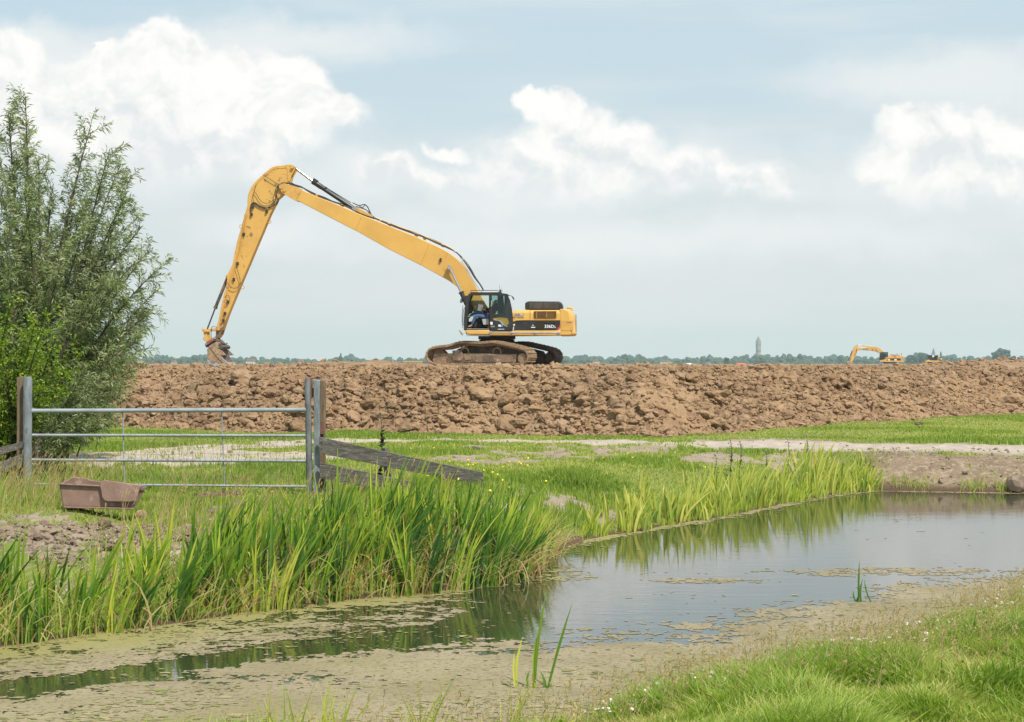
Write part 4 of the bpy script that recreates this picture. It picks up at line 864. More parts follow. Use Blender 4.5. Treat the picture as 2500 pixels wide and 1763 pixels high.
def plank(par, name, p, hpx, off, zf, Y0, Y1, mat=WOODG, th=0.035, o0=Vector((0, 0, 0)), seed=1):
    """p: centre-line end points in zoom pixels; hpx: heights in zoom pixels at both ends"""
    r_ = random.Random(seed); vs = []; fs = []; n = 12
    for i in range(n):
        t = i/(n-1); a = p[0][0]+(p[1][0]-p[0][0])*t; b = p[0][1]+(p[1][1]-p[0][1])*t+3*math.sin(t*3.0); Y = Y0+(Y1-Y0)*t; h = (hpx[0]+(hpx[1]-hpx[0])*t)/zf/F*Y/2
        c = W(off[0]+a/zf, off[1]+b/zf, Y)-o0; j = lambda: r_.uniform(-0.003, 0.003)
        vs += [(c.x, c.y-th/2, c.z-h+j()), (c.x, c.y+th/2, c.z-h+j()), (c.x, c.y+th/2, c.z+h+j()), (c.x, c.y-th/2, c.z+h+j())]
    for i in range(n-1): fs += [(i*4+k, i*4+(k+1) % 4, i*4+4+(k+1) % 4, i*4+4+k) for k in range(4)]
    fs += [(0, 3, 2, 1), (n*4-4, n*4-3, n*4-2, n*4-1)]; mb = MB(); mb.add(vs, fs); return mb.build(name, mat, par, bevel=0.004)
fo = z4(205, 900, 23.55); fen = empty('plank_fence', fo, 0, 'weathered grey plank fence sloping down to the right of the gate', 'fence')
plank(fen, 'plank', [(200, 628), (1550, 908)], (132, 108), (720, 900), 3.374, 23.55, 22.9, o0=fo, seed=1)
plank(fen, 'plank', [(205, 838), (1570, 1105)], (132, 105), (720, 900), 3.374, 23.55, 22.9, o0=fo, seed=2)
for a0, b0, b1, Yp in ((742, 652, 990, 23.45), (1215, 830, 1180, 23.2)):
    c1 = z4(a0, b0, Yp)-fo; c0 = z4(a0+35, b1, Yp)-fo; mb = MB(); mb.tube([c0, c1], [0.055, 0.048], 4); mb.build('stake', WOODG, fen, bevel=0.004)
mb = MB()
for a, b, Yn in ((222, 600, 23.52), (222, 655, 23.52), (752, 700, 23.27), (752, 770, 23.27), (1188, 800, 23.05), (1196, 870, 23.05)):
    c = z4(a, b, Yn)-fo; mb.tube([(c.x, c.y-0.010, c.z), (c.x, c.y+0.01, c.z)], 0.009, 8)
mb.each('nail_head', RUST, fen)
fo = z3(0, 700, GY); fen2 = empty('plank_fence', fo, 0, 'short dark plank fence at the left edge beside the gate post', 'fence')
plank(fen2, 'plank', [(-260, 690), (160, 575)], (70, 44), (0, 880), 2.8, 22.6, GY-0.02, o0=fo, seed=3)
plank(fen2, 'plank', [(-260, 830), (160, 665)], (90, 60), (0, 880), 2.8, 22.6, GY-0.02, o0=fo, seed=4)
mb = MB(); mb.tube([z3(-150, 860, 22.9)-fo, z3(-150, 560, 22.9)-fo], 0.05, 4); mb.build('stake', WOODG, fen2)
# ------------------------------------------------------------------ brown plastic feed trough
TY = 19.6
def z7(a, b, Y=TY): return W(a/5.467, 1130+b/5.467, Y)
to = z7(1300, 620); tr = empty('feed_trough', to, 0, 'broken brown plastic feed trough standing on the grey soil left', 'trough')
def L(a, b, Y=TY): return z7(a, b, Y)-to
def sheet(pts, th, name, mat, thick_dir=(0, 1, 0), bevel=0.008):
    n = len(pts); d = Vector(thick_dir)*th; mb = MB(); mb.add([p for p in pts]+[p+d for p in pts], [tuple(range(n)), tuple(range(2*n-1, n-1, -1))]+[(i, (i+1) % n, n+(i+1) % n, n+i) for i in range(n)])
    return mb.build(name, mat, tr, bevel=bevel, ang=50)
sheet([L(790, 285), L(1330, 305), L(1400, 330), L(1880, 330), L(1958, 318), L(1800, 600), L(1780, 622, TY+.0), L(862, 600), L(835, 585)], 0.022, 'front_wall', TROUGH)
sheet([L(775, 272), L(1335, 297), L(1340, 318), L(785, 294)], -0.035, 'rim', TROUGH, bevel=0.006)
sheet([L(850, 578, TY-.01), L(1795, 600, TY-.01), L(1785, 624, TY-.01), L(865, 603, TY-.01)], -0.03, 'base_lip', TROUGH, bevel=0.006)
fl = [L(1345, 255, TY-.05), L(1385, 228, TY-.05), L(1960, 312, TY-.05), L(1900, 325, TY-.05), L(1862, 350, TY-.05), L(1845, 420, TY-.05), L(1825, 480, TY-.06), L(1790, 512, TY-.08), L(1740, 522, TY-.085), L(1430, 518, TY-.085), L(1385, 500, TY-.08), L(1360, 455, TY-.06), L(1350, 380, TY-.05), L(1330, 310, TY-.05)]
sheet(fl, 0.02, 'folded_flap', TROUGH, bevel=0.012)
TB = TY+0.42
sheet([L(935, 200, TB), L(1050, 196, TB), L(1058, 210, TB), L(1066, 198, TB), L(1160, 206, TB), L(1200, 232, TB), L(1330, 250, TB), L(1390, 240, TB), L(1860, 290, TB), L(1780, 560, TB), L(960, 560, TB)], 0.022, 'back_wall', TROUGH)
sheet([L(835, 585), L(1790, 608), L(1770, 575, TB), L(950, 560, TB)], 0.02, 'floor_panel', TROUGH, (0, 0, 1))
sheet([L(790, 285), L(840, 585), L(955, 560, TB), L(930, 205, TB)], 0.02, 'side_wall', TROUGH, (1, 0, 0)); sheet([L(1950, 318), L(1795, 605), L(1775, 570, TB), L(1865, 285, TB)], 0.02, 'side_wall', TROUGH, (-1, 0, 0))
# ------------------------------------------------------------------ logs, stones, bits of timber
def log(label, p0, p1, r, seed, name='log', cat='log', mat=LOGM):
    r_ = random.Random(seed); c = (p0+p1)/2; e = empty(name, c, 0, label, cat); n = 10; mb = MB()
    mb.tube([p0-c+(p1-p0)*i/(n-1)+Vector((0, r_.uniform(-.2, .2)*r, r_.uniform(-.25, .25)*r)) for i in range(n)], [r*r_.uniform(.8, 1.15) for i in range(n)], 9); mb.build('trunk', mat, e)
    mb = MB(); mb.tube([p0-c+(p1-p0)*.6, p0-c+(p1-p0)*.6+Vector((0.03, -0.02, r*2.0))], [r*.5, r*.35], 7); mb.build('branch_stub', mat, e); return e
def on_ground(sx, sy, dz=0.0):
    # first crossing of the pixel ray with the ground
    Ys = np.arange(9, 60, 0.05); xs_ = (sx-CX)/F*Ys; zs = EYE-(sy-HY)/F*Ys; gz = ground_z(xs_, Ys); i = int(np.argmax(zs < gz)); return Vector((xs_[i], Ys[i], gz[i]+dz))
log('dark rotten log lying in the grass below the right half of the gate', on_ground(478, 1222, .05), on_ground(585, 1214, .05), 0.052, 1)
log('thin grey pole lying low in the reeds right of the trough', on_ground(505, 1262, .05), on_ground(590, 1240, .05), 0.038, 3, 'pole', 'pole', WOODG)
for i, (sx, sy, s, lb) in enumerate([(256, 1287, .085, 'small dark tree stump below the brown trough'), (345, 1268, .10, 'grey brown stone at the right foot of the trough'), (525, 1252, .075, 'reddish stone half hidden in the reeds')]):
    rg = np.random.default_rng(i+70); V, Fa, k = lumps(rg, np.zeros((1, 3)), np.array([s]), 2, 0.10, 0.8); p = on_ground(sx, sy, s*.4); o = mesh_np('stump' if i == 0 else 'stone', V, Fa, LOGM if i == 0 else MUD, smooth=False); o.location = p; tag(o, lb, 'stump' if i == 0 else 'stone')
ps = Gp(1226, 1408, WZ); e = MB(); o = e.tube([(0, 0, -0.08), (0.01, 0, 0.14)], [0.032, 0.03], 4).build('stake', WOODB); o.location = ps; tag(o, 'short brown stake stub in the water at the end of the reeds', 'stake')
p = on_ground(1172, 1100, .03); o = MB().box((0, 0, 0), (0.30, 0.04, 0.05), Matrix.Rotation(0.22, 3, 'Y')).build('board', WOODG, bevel=0.004); o.location = p; tag(o, 'short dark board lying on the patchy grass in mid meadow', 'board')
p = on_ground(1905, 1216, .05); o = mesh_np('stone', *lumps(np.random.default_rng(8), np.zeros((1, 3)), np.array([0.09]), 2, 0.06, 0.7)[:2], simple('pale_stone', (0.22, 0.21, 0.18), (0.16, 0.155, 0.13), rough=0.9, scale=9)); o.location = p; tag(o, 'pale stone among the yellow reeds at the waterline', 'stone')
for i, (sx, sy, s, lb) in enumerate([(1337, 1172, .06, 'brown earth clod beside the dark green tussock'), (2243, 1038, .10, 'lone brown clod on the grass below the embankment'), (2485, 1190, .22, 'dark earth lump at the waterline on the right edge')]):
    p = on_ground(sx, sy, .04); o = mesh_np('earth_clod', *lumps(np.random.default_rng(i+20), np.zeros((1, 3)), np.array([s]), 2, 0.14, 0.6)[:2], EARTH); o.location = p; tag(o, lb, 'clod')
# tussock of darker grass
rg = np.random.default_rng(9); pc = on_ground(1415, 1185); n = 2600; x = pc.x+rg.normal(0, .42, n); y = pc.y+rg.normal(0.2, .35, n); H = 0.20*np.exp(-((x-pc.x)/.6)**2)*rg.uniform(.6, 1.1, n)+.04
p_ = ribbons(rg, np.stack([x, y, ground_z(x, y)-.01], 1), H, rg.normal(0, .06, (n, 2)), rg.uniform(.008, .014, n), 3, rnd=np.clip(rg.normal(.12, .12, n), 0, 1))
o = mesh_np('grass_tussock', p_[0], p_[1], GRASS, attrs={'rnd': p_[2]}); tag(o, 'dark green tussock of grass left of the pale reeds', 'grass tussock')

# ------------------------------------------------------------------ tracing helper for machines
class Tr:
    """turns a photo pixel into a point of a machine's own frame, on the plane y = yo of that frame"""
    def __init__(s, O, th, off, zf): s.O = Vector(O); s.th = th; s.off = off; s.zf = zf; s.ex = Vector((math.cos(th), math.sin(th), 0)); s.ey = Vector((-math.sin(th), math.cos(th), 0))
    def at(s, off, zf): return Tr(s.O, s.th, off, zf)
    def __call__(s, a, b, yo=0.0):
        d = Vector(((s.off[0]+a/s.zf-CX)/F, 1, -(s.off[1]+b/s.zf-HY)/F)); C0 = Vector((0, 0, EYE))-s.O
        k = (yo-C0.dot(s.ey))/d.dot(s.ey); p = C0+d*k; return Vector((p.dot(s.ex), yo, p.z))
    def xz(s, pts, yo=0.0): return [(q.x, q.z) for q in (s(a, b, yo) for a, b in pts)]
    def px(s, n, yo=0.0): return n/s.zf/F*(s.O.y+yo)          # a length of n zoom pixels, in metres
def text_mesh(name, body, size, p, mat, parent, extrude=0.004, italic=0.0, bold=0.0, label=None):
    cu = bpy.data.curves.new(name, 'FONT'); cu.body = body; cu.size = size; cu.extrude = extrude; cu.shear = italic; cu.offset = bold
    to_ = bpy.data.objects.new(name, cu); COL.objects.link(to_); dg = bpy.context.evaluated_depsgraph_get(); dg.update(); me = bpy.data.meshes.new_from_object(to_.evaluated_get(dg)); bpy.data.objects.remove(to_)
    me.materials.clear(); me.materials.append(mat); o = bpy.data.objects.new(name, me); link(o, parent); o.location = p; o.rotation_euler = (R(90), 0, 0)
    if label: o['label'] = label
    return o
def belt_mesh(path, half, shoe=0.19, th=0.045, grouser=0.035):
    """closed loop of track shoes following an outline (x,z), running clockwise seen from -y"""
    P = [Vector((a, 0, b)) for a, b in path]; P.append(P[0]); cum = [0]
    for i in range(len(P)-1): cum.append(cum[-1]+(P[i+1]-P[i]).length)
    n = round(cum[-1]/shoe); st = cum[-1]/n; pts = []
    j = 0
    for k in range(n):
        s = k*st
        while cum[j+1] < s: j += 1
        pts.append(P[j]+(P[j+1]-P[j])*((s-cum[j])/(cum[j+1]-cum[j]+1e-9)))
    c = sum(pts, Vector())/n; mb = MB(); area = sum(pts[i].x*pts[(i+1) % n].z-pts[(i+1) % n].x*pts[i].z for i in range(n)); sg = 1 if area > 0 else -1
    for k in range(n):
        a, b = pts[k], pts[(k+1) % n]; t = (b-a).normalized(); nn = Vector((t.z, 0, -t.x))*sg; l = (b-a).length
        m = (a+b)/2-nn*th/2
        M = Matrix(((t.x, 0, nn.x), (0, 1, 0), (t.z, 0, nn.z)))
        r_ = random.Random(k); mb.box(m, (l*0.96, half*2, th), M); mb.box(m+nn*(th/2+grouser/2-0.004)-t*l*0.30, (l*0.13, half*1.96, grouser), M); mb.box(m+nn*(th/2+grouser*0.35)+t*l*0.1, (l*0.10, half*1.96, grouser*0.7), M)
        for s_ in (-1, 1): mb.box(m-nn*(0.085)+Vector((0, s_*0.09, 0)), (l*1.05, 0.045, 0.11), M)
    return mb
# ------------------------------------------------------------------ the long reach excavator, 71 m away on top of the embankment
EO = (-0.655, 71.0, 1.60)
ex = empty('excavator', EO, R(-3), 'large yellow long reach excavator with black cab on top of the soil embankment', 'excavator')
U = Tr(EO, R(-3), (1000, 640), 5.102)            # first zoom of the photo
C2 = U.at((480, 380), 2.9986); C6 = U.at((480, 780), 12.457); CB = U.at((1240, 740), 12.756); CC = U.at((1120, 700), 12.453); C3 = U.at((1030, 820), 6.205)
NY = -1.45                                        # near side of the body
# --- undercarriage, turned 27 degrees
uc = empty('undercarriage', (0, 0, 0), R(-24)); uc.parent = ex
UT = Tr(EO, R(-27), (1030, 820), 6.205)
def track_side(yc, far):
    yo = -1.60
    outer = [(62, 330), (70, 280), (90, 230), (125, 190), (180, 170), (250, 158), (330, 150), (400, 145), (460, 125), (530, 105), (600, 88), (680, 88), (760, 92), (850, 100), (930, 98), (1010, 88), (1080, 82), (1140, 88), (1210, 105), (1300, 125), (1400, 148), (1490, 172), (1560, 190), (1605, 225), (1632, 285), (1630, 350), (1600, 405), (1540, 432), (1400, 438), (900, 438), (400, 438), (200, 436), (110, 410), (75, 370)]
    P = [UT(a, b, yo) for a, b in outer]; path = [(p.x, p.z) for p in P]
    sh = yc
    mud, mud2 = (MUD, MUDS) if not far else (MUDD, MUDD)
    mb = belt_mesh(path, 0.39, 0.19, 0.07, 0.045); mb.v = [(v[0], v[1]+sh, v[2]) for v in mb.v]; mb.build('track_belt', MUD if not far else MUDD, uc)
    def prism(name, pts, y0, y1, mat, bevel=0.0):
        q = [(UT(a, b, yo).x, UT(a, b, yo).z) for a, b in pts]; return MB().prism(q, y0+sh, y1+sh).build(name, mat, uc, bevel=bevel)
    s = 1
    prism('track_frame', [(165, 300), (180, 275), (350, 265), (460, 265), (640, 270), (720, 262), (1000, 270), (1360, 280), (1420, 275), (1420, 400), (1380, 412), (640, 412), (400, 420), (170, 436)], -0.24, 0.24, mud, 0.01)
    prism('guard_plate', [(640, 300), (1370, 292), (1370, 400), (620, 402)], -0.285, -0.243, mud2, 0.006)
    prism('idler_guard', [(165, 350), (350, 355), (360, 436), (172, 438)], -0.30, -0.243, mud, 0.01)
    prism('step', [(462, 222), (600, 222), (615, 268), (605, 378), (470, 378)], -0.33, -0.245, mud2, 0.02)
    prism('bracket', [(640, 305), (745, 300), (742, 365), (650, 368)], -0.30, -0.286, mud, 0.006)
    prism('hull_web', [(700, 160), (1090, 160), (1350, 225), (1400, 290), (650, 290), (420, 230), (560, 175)], 0.10, 0.24, MUDD)
    for a in (630, 1120):
        c = UT(a, 175, yo); MB().tube([(c.x, sh-0.10, c.z), (c.x, sh+0.15, c.z)], 0.075, 14).build('carrier_roller', mud2, uc)
        mb = MB(); e1 = UT(a-55, 265, yo); e2 = UT(a+60, 265, yo); m1 = UT(a-60, 225, yo); m2 = UT(a+55, 210, yo); t_ = UT(a, 185, yo); y_ = sh-0.2
        mb.tube([(e1.x, y_, e1.z), (m1.x, y_, m1.z), (t_.x-.06, y_, t_.z), (t_.x+.06, y_, t_.z), (m2.x, y_, m2.z), (e2.x, y_, e2.z)], 0.028, 6); mb.build('roller_bracket', mud, uc)
    for i in range(8):
        c = UT(480+i*118, 412, yo); MB().tube([(c.x, sh-0.2, c.z), (c.x, sh+0.2, c.z)], 0.085, 12).build('track_roller', mud2, uc)
    c = UT(235, 320, yo); MB().tube([(c.x, sh-0.14, c.z), (c.x, sh+0.14, c.z)], UT.px(112), 24).build('idler_wheel', mud2, uc)
    c = UT(1515, 340, yo); mb = MB(); mb.tube([(c.x, sh-0.06, c.z), (c.x, sh+0.06, c.z)], UT.px(104), 24)
    for k in range(21):
        an = 2*math.pi*k/21; r0 = UT.px(104); mb.box((c.x+r0*math.cos(an), sh, c.z+r0*math.sin(an)), (0.07, 0.1, 0.06), Matrix.Rotation(-an, 3, 'Y'))
    sp = mb.build('sprocket', MUDD, uc)
    mb = MB(); mb.tube([(c.x, sh-0.31, c.z), (c.x, sh-0.28, c.z), (c.x, sh+0.2, c.z)], [UT.px(62), UT.px(72), UT.px(74)], 28)
    for k in range(14):
        an = 2*math.pi*k/14; mb.tube([(c.x+UT.px(66)*math.cos(an), sh-0.31, c.z+UT.px(66)*math.sin(an)), (c.x+UT.px(66)*math.cos(an), sh-0.26, c.z+UT.px(66)*math.sin(an))], 0.018, 6)
    mb.build('final_drive', mud, uc)
track_side(-1.30, False); track_side(1.30, True)
MB().box((0, 0, 0.66), (1.9, 2.3, 0.42)).build('carbody', MUDD, uc, bevel=0.06)
mb = MB(); zc = U(1085, 962).z; mb.tube([(0, 0, zc-0.32), (0, 0, zc)], U.px(205), 40)
for k in range(60):
    an = 2*math.pi*k/60; r0 = U.px(213); mb.box((r0*math.cos(an), r0*math.sin(an), zc-0.10), (0.05, 0.035, 0.16), Matrix.Rotation(an, 3, 'Z'))
mb.build('slew_ring', BLKM, ex)
MB().tube([(0, 0, zc), (0, 0, U(1085, 918).z)], U.px(232), 40).build('slew_bearing', BLKM, ex)
# --- body
def up(name, pts, y0, y1, mat, T=U, ref=None, bevel=0.0, parent=None, seg=2, label=None):
    return MB().prism(T.xz(pts, y0 if ref is None else ref), y0, y1).build(name, mat, parent or ex, bevel=bevel, seg=seg, label=label)
def rot(pts, n=6):
    """round the corners of an outline: entries (a,b) stay, (a,b,r) become an arc"""
    out = []; m = len(pts)
    for i, p in enumerate(pts):
        if len(p) == 2: out.append(p); continue
        A, B, C = Vector(pts[i-1][:2]), Vector(p[:2]), Vector(pts[(i+1) % m][:2]); r = p[2]; q0 = B+(A-B).normalized()*r; q1 = B+(C-B).normalized()*r
        for k in range(n+1): t = k/n; w_ = (1-t)**2*q0+2*t*(1-t)*B+t*t*q1; out.append((w_.x, w_.y))
    return out
body = empty('body'); body.parent = ex
up('main_deck', [(700, 862), (1880, 862), (1880, 905), (1010, 915), (700, 900)], -1.35, 1.4, YEL_D, parent=body, bevel=0.02)
up('side_skirt', rot([(1000, 853), (1880, 853), (1880, 918, 14), (1000, 918, 14)]), NY-0.04, NY+0.3, YEL, parent=body, bevel=0.05, seg=3)
up('cab_skirt', rot([(688, 845), (1000, 845), (1000, 906, 18), (712, 904, 26)]), NY-0.05, NY+0.3, YEL, parent=body, bevel=0.05, seg=3)
up('step_rail', [(700, 912), (1003, 912), (1003, 922), (708, 920)], NY-0.08, NY+0.1, GREYM, parent=body)
MB().tube([U(1003, 876, NY-0.13), U(1870, 884, NY-0.13)], 0.034, 10).build('handrail', GREYM, body)
mb = MB()
for a in (1010, 1285, 1570, 1862): mb.box(U(a, 887, NY-0.09), (0.10, 0.10, 0.15))
mb.each('rail_bracket', GREYM, body, bevel=0.01)
# engine hood: rounded upper shoulder catching the light
def shoulder(name, x0, x1, ztop, zbot, mat, rr, y0=NY, y1=1.45, T=U):
    A = T(x0, ztop, y0); B = T(x1, ztop, y0); zb = T(x0, zbot, y0).z; prof = []
    for k in range(9): an = math.pi/2*k/8; prof.append((y0+rr-rr*math.cos(an), A.z-rr+rr*math.sin(an)))
    prof = [(y0, zb)]+prof+[(y1, A.z), (y1, zb)]; n = len(prof)
    vs = [(A.x, p[0], p[1]) for p in prof]+[(B.x, p[0], p[1]) for p in prof]; fs = [tuple(range(n)), tuple(range(2*n-1, n-1, -1))]+[(i, (i+1) % n, n+(i+1) % n, n+i) for i in range(n)]
    return MB().add(vs, fs).build(name, mat, body, ang=50)
shoulder('engine_hood', 1290, 1500, 594, 720, YEL, 0.17); shoulder('engine_hood', 1503, 1879, 596, 720, YEL, 0.17)
up('side_panel', [(1288, 722), (1879, 722), (1879, 851), (1288, 851)], NY+0.01, 1.4, BLK, parent=body, bevel=0.01)
up('yellow_trim', [(1288, 700), (1340, 712), (1879, 716), (1879, 724), (1400, 724), (1330, 728), (1288, 742)], NY-0.012, NY+0.02, YEL, parent=body)
mb = MB()
for i in range(10):
    c0 = CB(815, 262+i*21, NY-0.02); c1 = CB(1505, 262+i*21, NY-0.02); mb.box((c0+c1)/2, ((c1-c0).length, 0.05, 0.018), Matrix.Rotation(0.5, 3, 'X'))
mb.build('upper_grille', GRILL, body)
up('grille_frame', [(810, 250), (1507, 250), (1507, 468), (810, 468)], NY-0.004, NY+0.2, simple('grille_back', (0.15, 0.075, 0.03), rough=0.7), T=CB, parent=body)
mb = MB()
for a in (895, 1208): mb.box(CB(a, 358, NY-0.03), (0.018, 0.05, 0.33))
mb.each('grille_divider', YEL_D, body)
mb = MB()
for i in range(10):
    c0 = CB(885, 560+i*25, NY-0.005); c1 = CB(1505 if i < 3 else 1110, 560+i*25, NY-0.005); mb.box((c0+c1)/2, ((c1-c0).length, 0.04, 0.016), Matrix.Rotation(0.6, 3, 'X'))
mb.build('lower_louvres', simple('black_louvre', (0.06, 0.045, 0.03), rough=0.5), body)
mb = MB()
for a in (690, 1650): c0 = CB(a, 225, NY-0.003); c1 = CB(a, 860, NY-0.003); mb.box((c0+c1)/2, (0.012, 0.01, abs(c0.z-c1.z)))
mb.each('panel_seam', BLKM, body)
up('red_stripe', [(1495, 862), (1550, 866), (1640, 740), (1640, 655)], NY-0.006, NY+0.02, RED, T=CB, parent=body)
up('yellow_corner', [(1556, 864), (1640, 866), (1640, 755)], NY-0.006, NY+0.02, YEL, T=CB, parent=body)
text_mesh('model_number', '336D', 0.182, CB(1135, 772, NY-0.012), WHITE, body, bold=0.0035); text_mesh('model_letter', 'L', 0.125, CB(1450, 772, NY-0.012), WHITE, body, bold=0.0035)
text_mesh('owner_lettering', 'erks', 0.125, CB(215, 372, NY-0.012), BLUE, body, italic=0.35, bold=0.002); text_mesh('owner_place_lettering', 'NEL - HOLLAND', 0.060, CB(170, 463, NY-0.012), RUST, body, bold=0.001)
up('lettering_underline', [(195, 385), (450, 385), (485, 320), (512, 320), (470, 405), (205, 405)], NY-0.012, NY+0.01, BLUE, T=CB, parent=body)
up('warning_sign', [(722, 742), (850, 742), (850, 768), (722, 768)], NY-0.006, NY+0.02, WHITE, T=CB, parent=body); up('warning_mark', [(755, 680), (775, 672), (800, 700), (790, 720)], NY-0.006, NY+0.02, WHITE, T=CB, parent=body)
mb = MB(); mb.tube([CB(162, 835, NY-0.02), CB(185, 690, NY-0.02)], 0.022, 8); mb.tube([CB(185, 700, NY-0.03), CB(190, 655, NY-0.03)], 0.045, 10); mb.build('fuel_gauge', WHITE, body)
# counterweight with rounded rear corners
def counterweight():
    prof = U.xz([(1883, 597), (1990, 602), (2022, 612), (2048, 640), (2062, 680), (2070, 740), (2072, 862), (2082, 880), (2080, 905), (2062, 918), (1883, 920)], 0); n = len(prof); ys_ = np.linspace(NY-0.01, -NY+0.01, 17); vs = []; fs = []
    for y_ in ys_:
        k = 1-0.34*abs(y_/1.46)**5; sh = -0.16*abs(y_/1.46)**5
        for (a, b) in prof: vs.append((prof[0][0]+(a-prof[0][0])*k, y_, b+(sh if False else 0)))
    for j in range(16): fs += [(j*n+i, j*n+(i+1) % n, (j+1)*n+(i+1) % n, (j+1)*n+i) for i in range(n)]
    fs += [tuple(range(n)), tuple(range(17*n-1, 16*n-1, -1))]; return MB().add(vs, fs).build('counterweight', YEL, ex, ang=50, bevel=0.03)
cw = counterweight()
up('access_panel', rot([(1665, 540), (2035, 540, 12), (2035, 860, 12), (1665, 860)]), NY-0.022, NY+0.05, YEL_D, T=CB, parent=cw, bevel=0.006)
text_mesh('weight_marking', 'C.H - 08', 0.05, CB(1845, 612, NY-0.03), BLKM, cw)
mb = MB(); q = CB(1925, 200, 0); mb.tube([CB(1850, 225, -0.2), CB(1870, 150, -0.2), CB(1960, 145, -0.2), CB(2000, 180, -0.2), CB(1990, 235, -0.2)], 0.05, 10); mb.build('lifting_eye', YEL, cw)
MB().tube([U(2072, 650, -0.6), U(2078, 870, -0.6)], 0.025, 8).build('rear_rail', GREYM, cw)
# air cleaner hood on top
up('engine_cover', rot([(1437, 594), (1438, 510, 12), (1470, 487, 25), (1880, 490, 25), (1906, 525, 15), (1907, 596)]), -1.15, 0.7, BLK, parent=body, bevel=0.05, seg=3)
up('cover_side_panel', rot([(1490, 508, 8), (1860, 508, 8), (1860, 582, 8), (1490, 582, 8)]), -1.175, -1.0, SMOKE, parent=body, bevel=0.012)
mb = MB()
for a in (1530, 1665, 1797): mb.box(U(a, 580, -1.19), (0.04, 0.02, 0.03)); mb.box(U(a, 540, -1.18), (0.02, 0.015, 0.24))
mb.each('cover_catch', BLKM, body)
up('right_side_tank', [(1000, 640), (1300, 600), (1300, 860), (1000, 860)], 0.45, 1.4, YEL, ref=NY, parent=body, bevel=0.04)
# --- cab
cab = empty('cab'); cab.parent = ex
Y0, Y1 = NY-0.03, -0.48
def tube(name, pts, r, mat, yo, T=U, parent=cab, seg=8, n=0):
    P = [T(a, b, yo) for a, b in pts]; P = smooth_path(P, n) if n else P; return MB().tube(P, r, seg).build(name, mat, parent)
for yy in (Y0+0.03, Y1-0.03):
    P = [U(a, b, yy) for a, b in [(692, 850), (690, 720), (700, 600), (722, 480), (745, 410), (775, 388)]]
    MB().tube(P, 0.055, 6).build('front_pillar', BLK, cab)
up('front_cheek', [(680, 850), (682, 640), (705, 520), (735, 420), (750, 400), (790, 390), (790, 402), (762, 425), (735, 540), (722, 700), (715, 850)], Y0, Y0+0.06, BLK, parent=cab, bevel=0.008)
up('roof', rot([(745, 400), (760, 375, 14), (1130, 375), (1150, 388), (1225, 396, 20), (1235, 412), (1000, 404), (775, 404)]), Y0, Y1, BLK, parent=cab, bevel=0.02)
tube('roof_rail', [(762, 380), (762, 353), (1105, 353), (1105, 375)], 0.014, BLKM, Y0+0.1); tube('roof_rail', [(762, 380), (762, 353), (1105, 353), (1105, 375)], 0.014, BLKM, Y1-0.1)
up('roof_lamp_box', [(770, 360), (830, 362), (870, 376), (770, 376)], Y0+0.2, Y1-0.2, simple('orange_lamp', (0.7, 0.32, 0.1), rough=0.4), parent=cab, bevel=0.01)
up('pillar', [(988, 402), (1008, 402), (1010, 850), (990, 850)], Y0-0.01, Y0+0.07, BLK, parent=cab, bevel=0.008)
up('sill', [(690, 832), (1285, 832), (1285, 850), (690, 850)], Y0, Y1, BLK, parent=cab); up('sill_plate', [(712, 826), (990, 830), (990, 838), (712, 836)], Y0-0.02, Y0+0.15, GREYM, parent=cab)
# door: black frame with glass, painted lower part
outer = rot([(1005, 395), (1215, 400, 30), (1250, 470), (1275, 580), (1285, 700), (1287, 846), (1005, 846)]); inner = [(1022, 412), (1205, 416), (1235, 480), (1258, 590), (1266, 700), (1262, 800), (1240, 835), (1180, 770), (1130, 745), (1022, 760)]
def ring(name, O, I, y0, y1, mat, parent, T=U):
    """frame between two outlines sampled by angle"""
    c = Vector((sum(p[0] for p in I)/len(I), sum(p[1] for p in I)/len(I)))
    def samp(poly):
        res = []
        for k in range(72):
            an = 2*math.pi*k/72; d = Vector((math.cos(an), math.sin(an))); best = 1e9
            for i in range(len(poly)):
                a = Vector(poly[i][:2])-c; b = Vector(poly[(i+1) % len(poly)][:2])-c; e_ = b-a; den = d.x*e_.y-d.y*e_.x
                if abs(den) < 1e-9: continue
                t = (a.x*e_.y-a.y*e_.x)/den; u_ = (a.x*d.y-a.y*d.x)/den
                if t > 0 and -1e-6 <= u_ <= 1+1e-6: best = min(best, t)
            res.append(c+d*best)
        return res
    o_, i_ = samp(O), samp(I); vs = []; 
    for S in (o_, i_):
        for yy in (y0, y1): vs += [T(p.x, p.y, y0).to_tuple()[:1]+(yy,)+(T(p.x, p.y, y0).z,) for p in S]
    fs = []; n = 72
    for k in range(n):
        k2 = (k+1) % n; fs += [(k, k2, 2*n+k2, 2*n+k), (n+k, 3*n+k, 3*n+k2, n+k2), (k, n+k, n+k2, k2), (2*n+k, 2*n+k2, 3*n+k2, 3*n+k)]
    return MB().add(vs, fs).build(name, mat, parent, ang=50)
win = [(1024, 414), (1203, 418), (1232, 480), (1255, 590), (1262, 660), (1256, 690), (1180, 668), (1028, 655)]
door = ring('door', outer, win, Y0-0.06, Y0-0.015, BLK, cab)
low = [(1040, 700), (1130, 690), (1220, 700), (1240, 760), (1215, 790), (1160, 765), (1130, 720), (1045, 712)]
g_ = up('door_window', win, Y0-0.045, Y0-0.035, GLASS, parent=door)
up('lower_window', low, Y0-0.066, Y0-0.062, simple('painted_yellow_reflection', (0.30, 0.24, 0.03), (0.22, 0.18, 0.03), rough=0.25, scale=3), parent=door)  # opaque pane; the yellow reflection is painted into its base colour
up('door_trim', [(1045, 712), (1130, 722), (1175, 775), (1225, 800), (1215, 806), (1160, 785), (1120, 735), (1045, 722)], Y0-0.068, Y0-0.06, GREYM, parent=door)
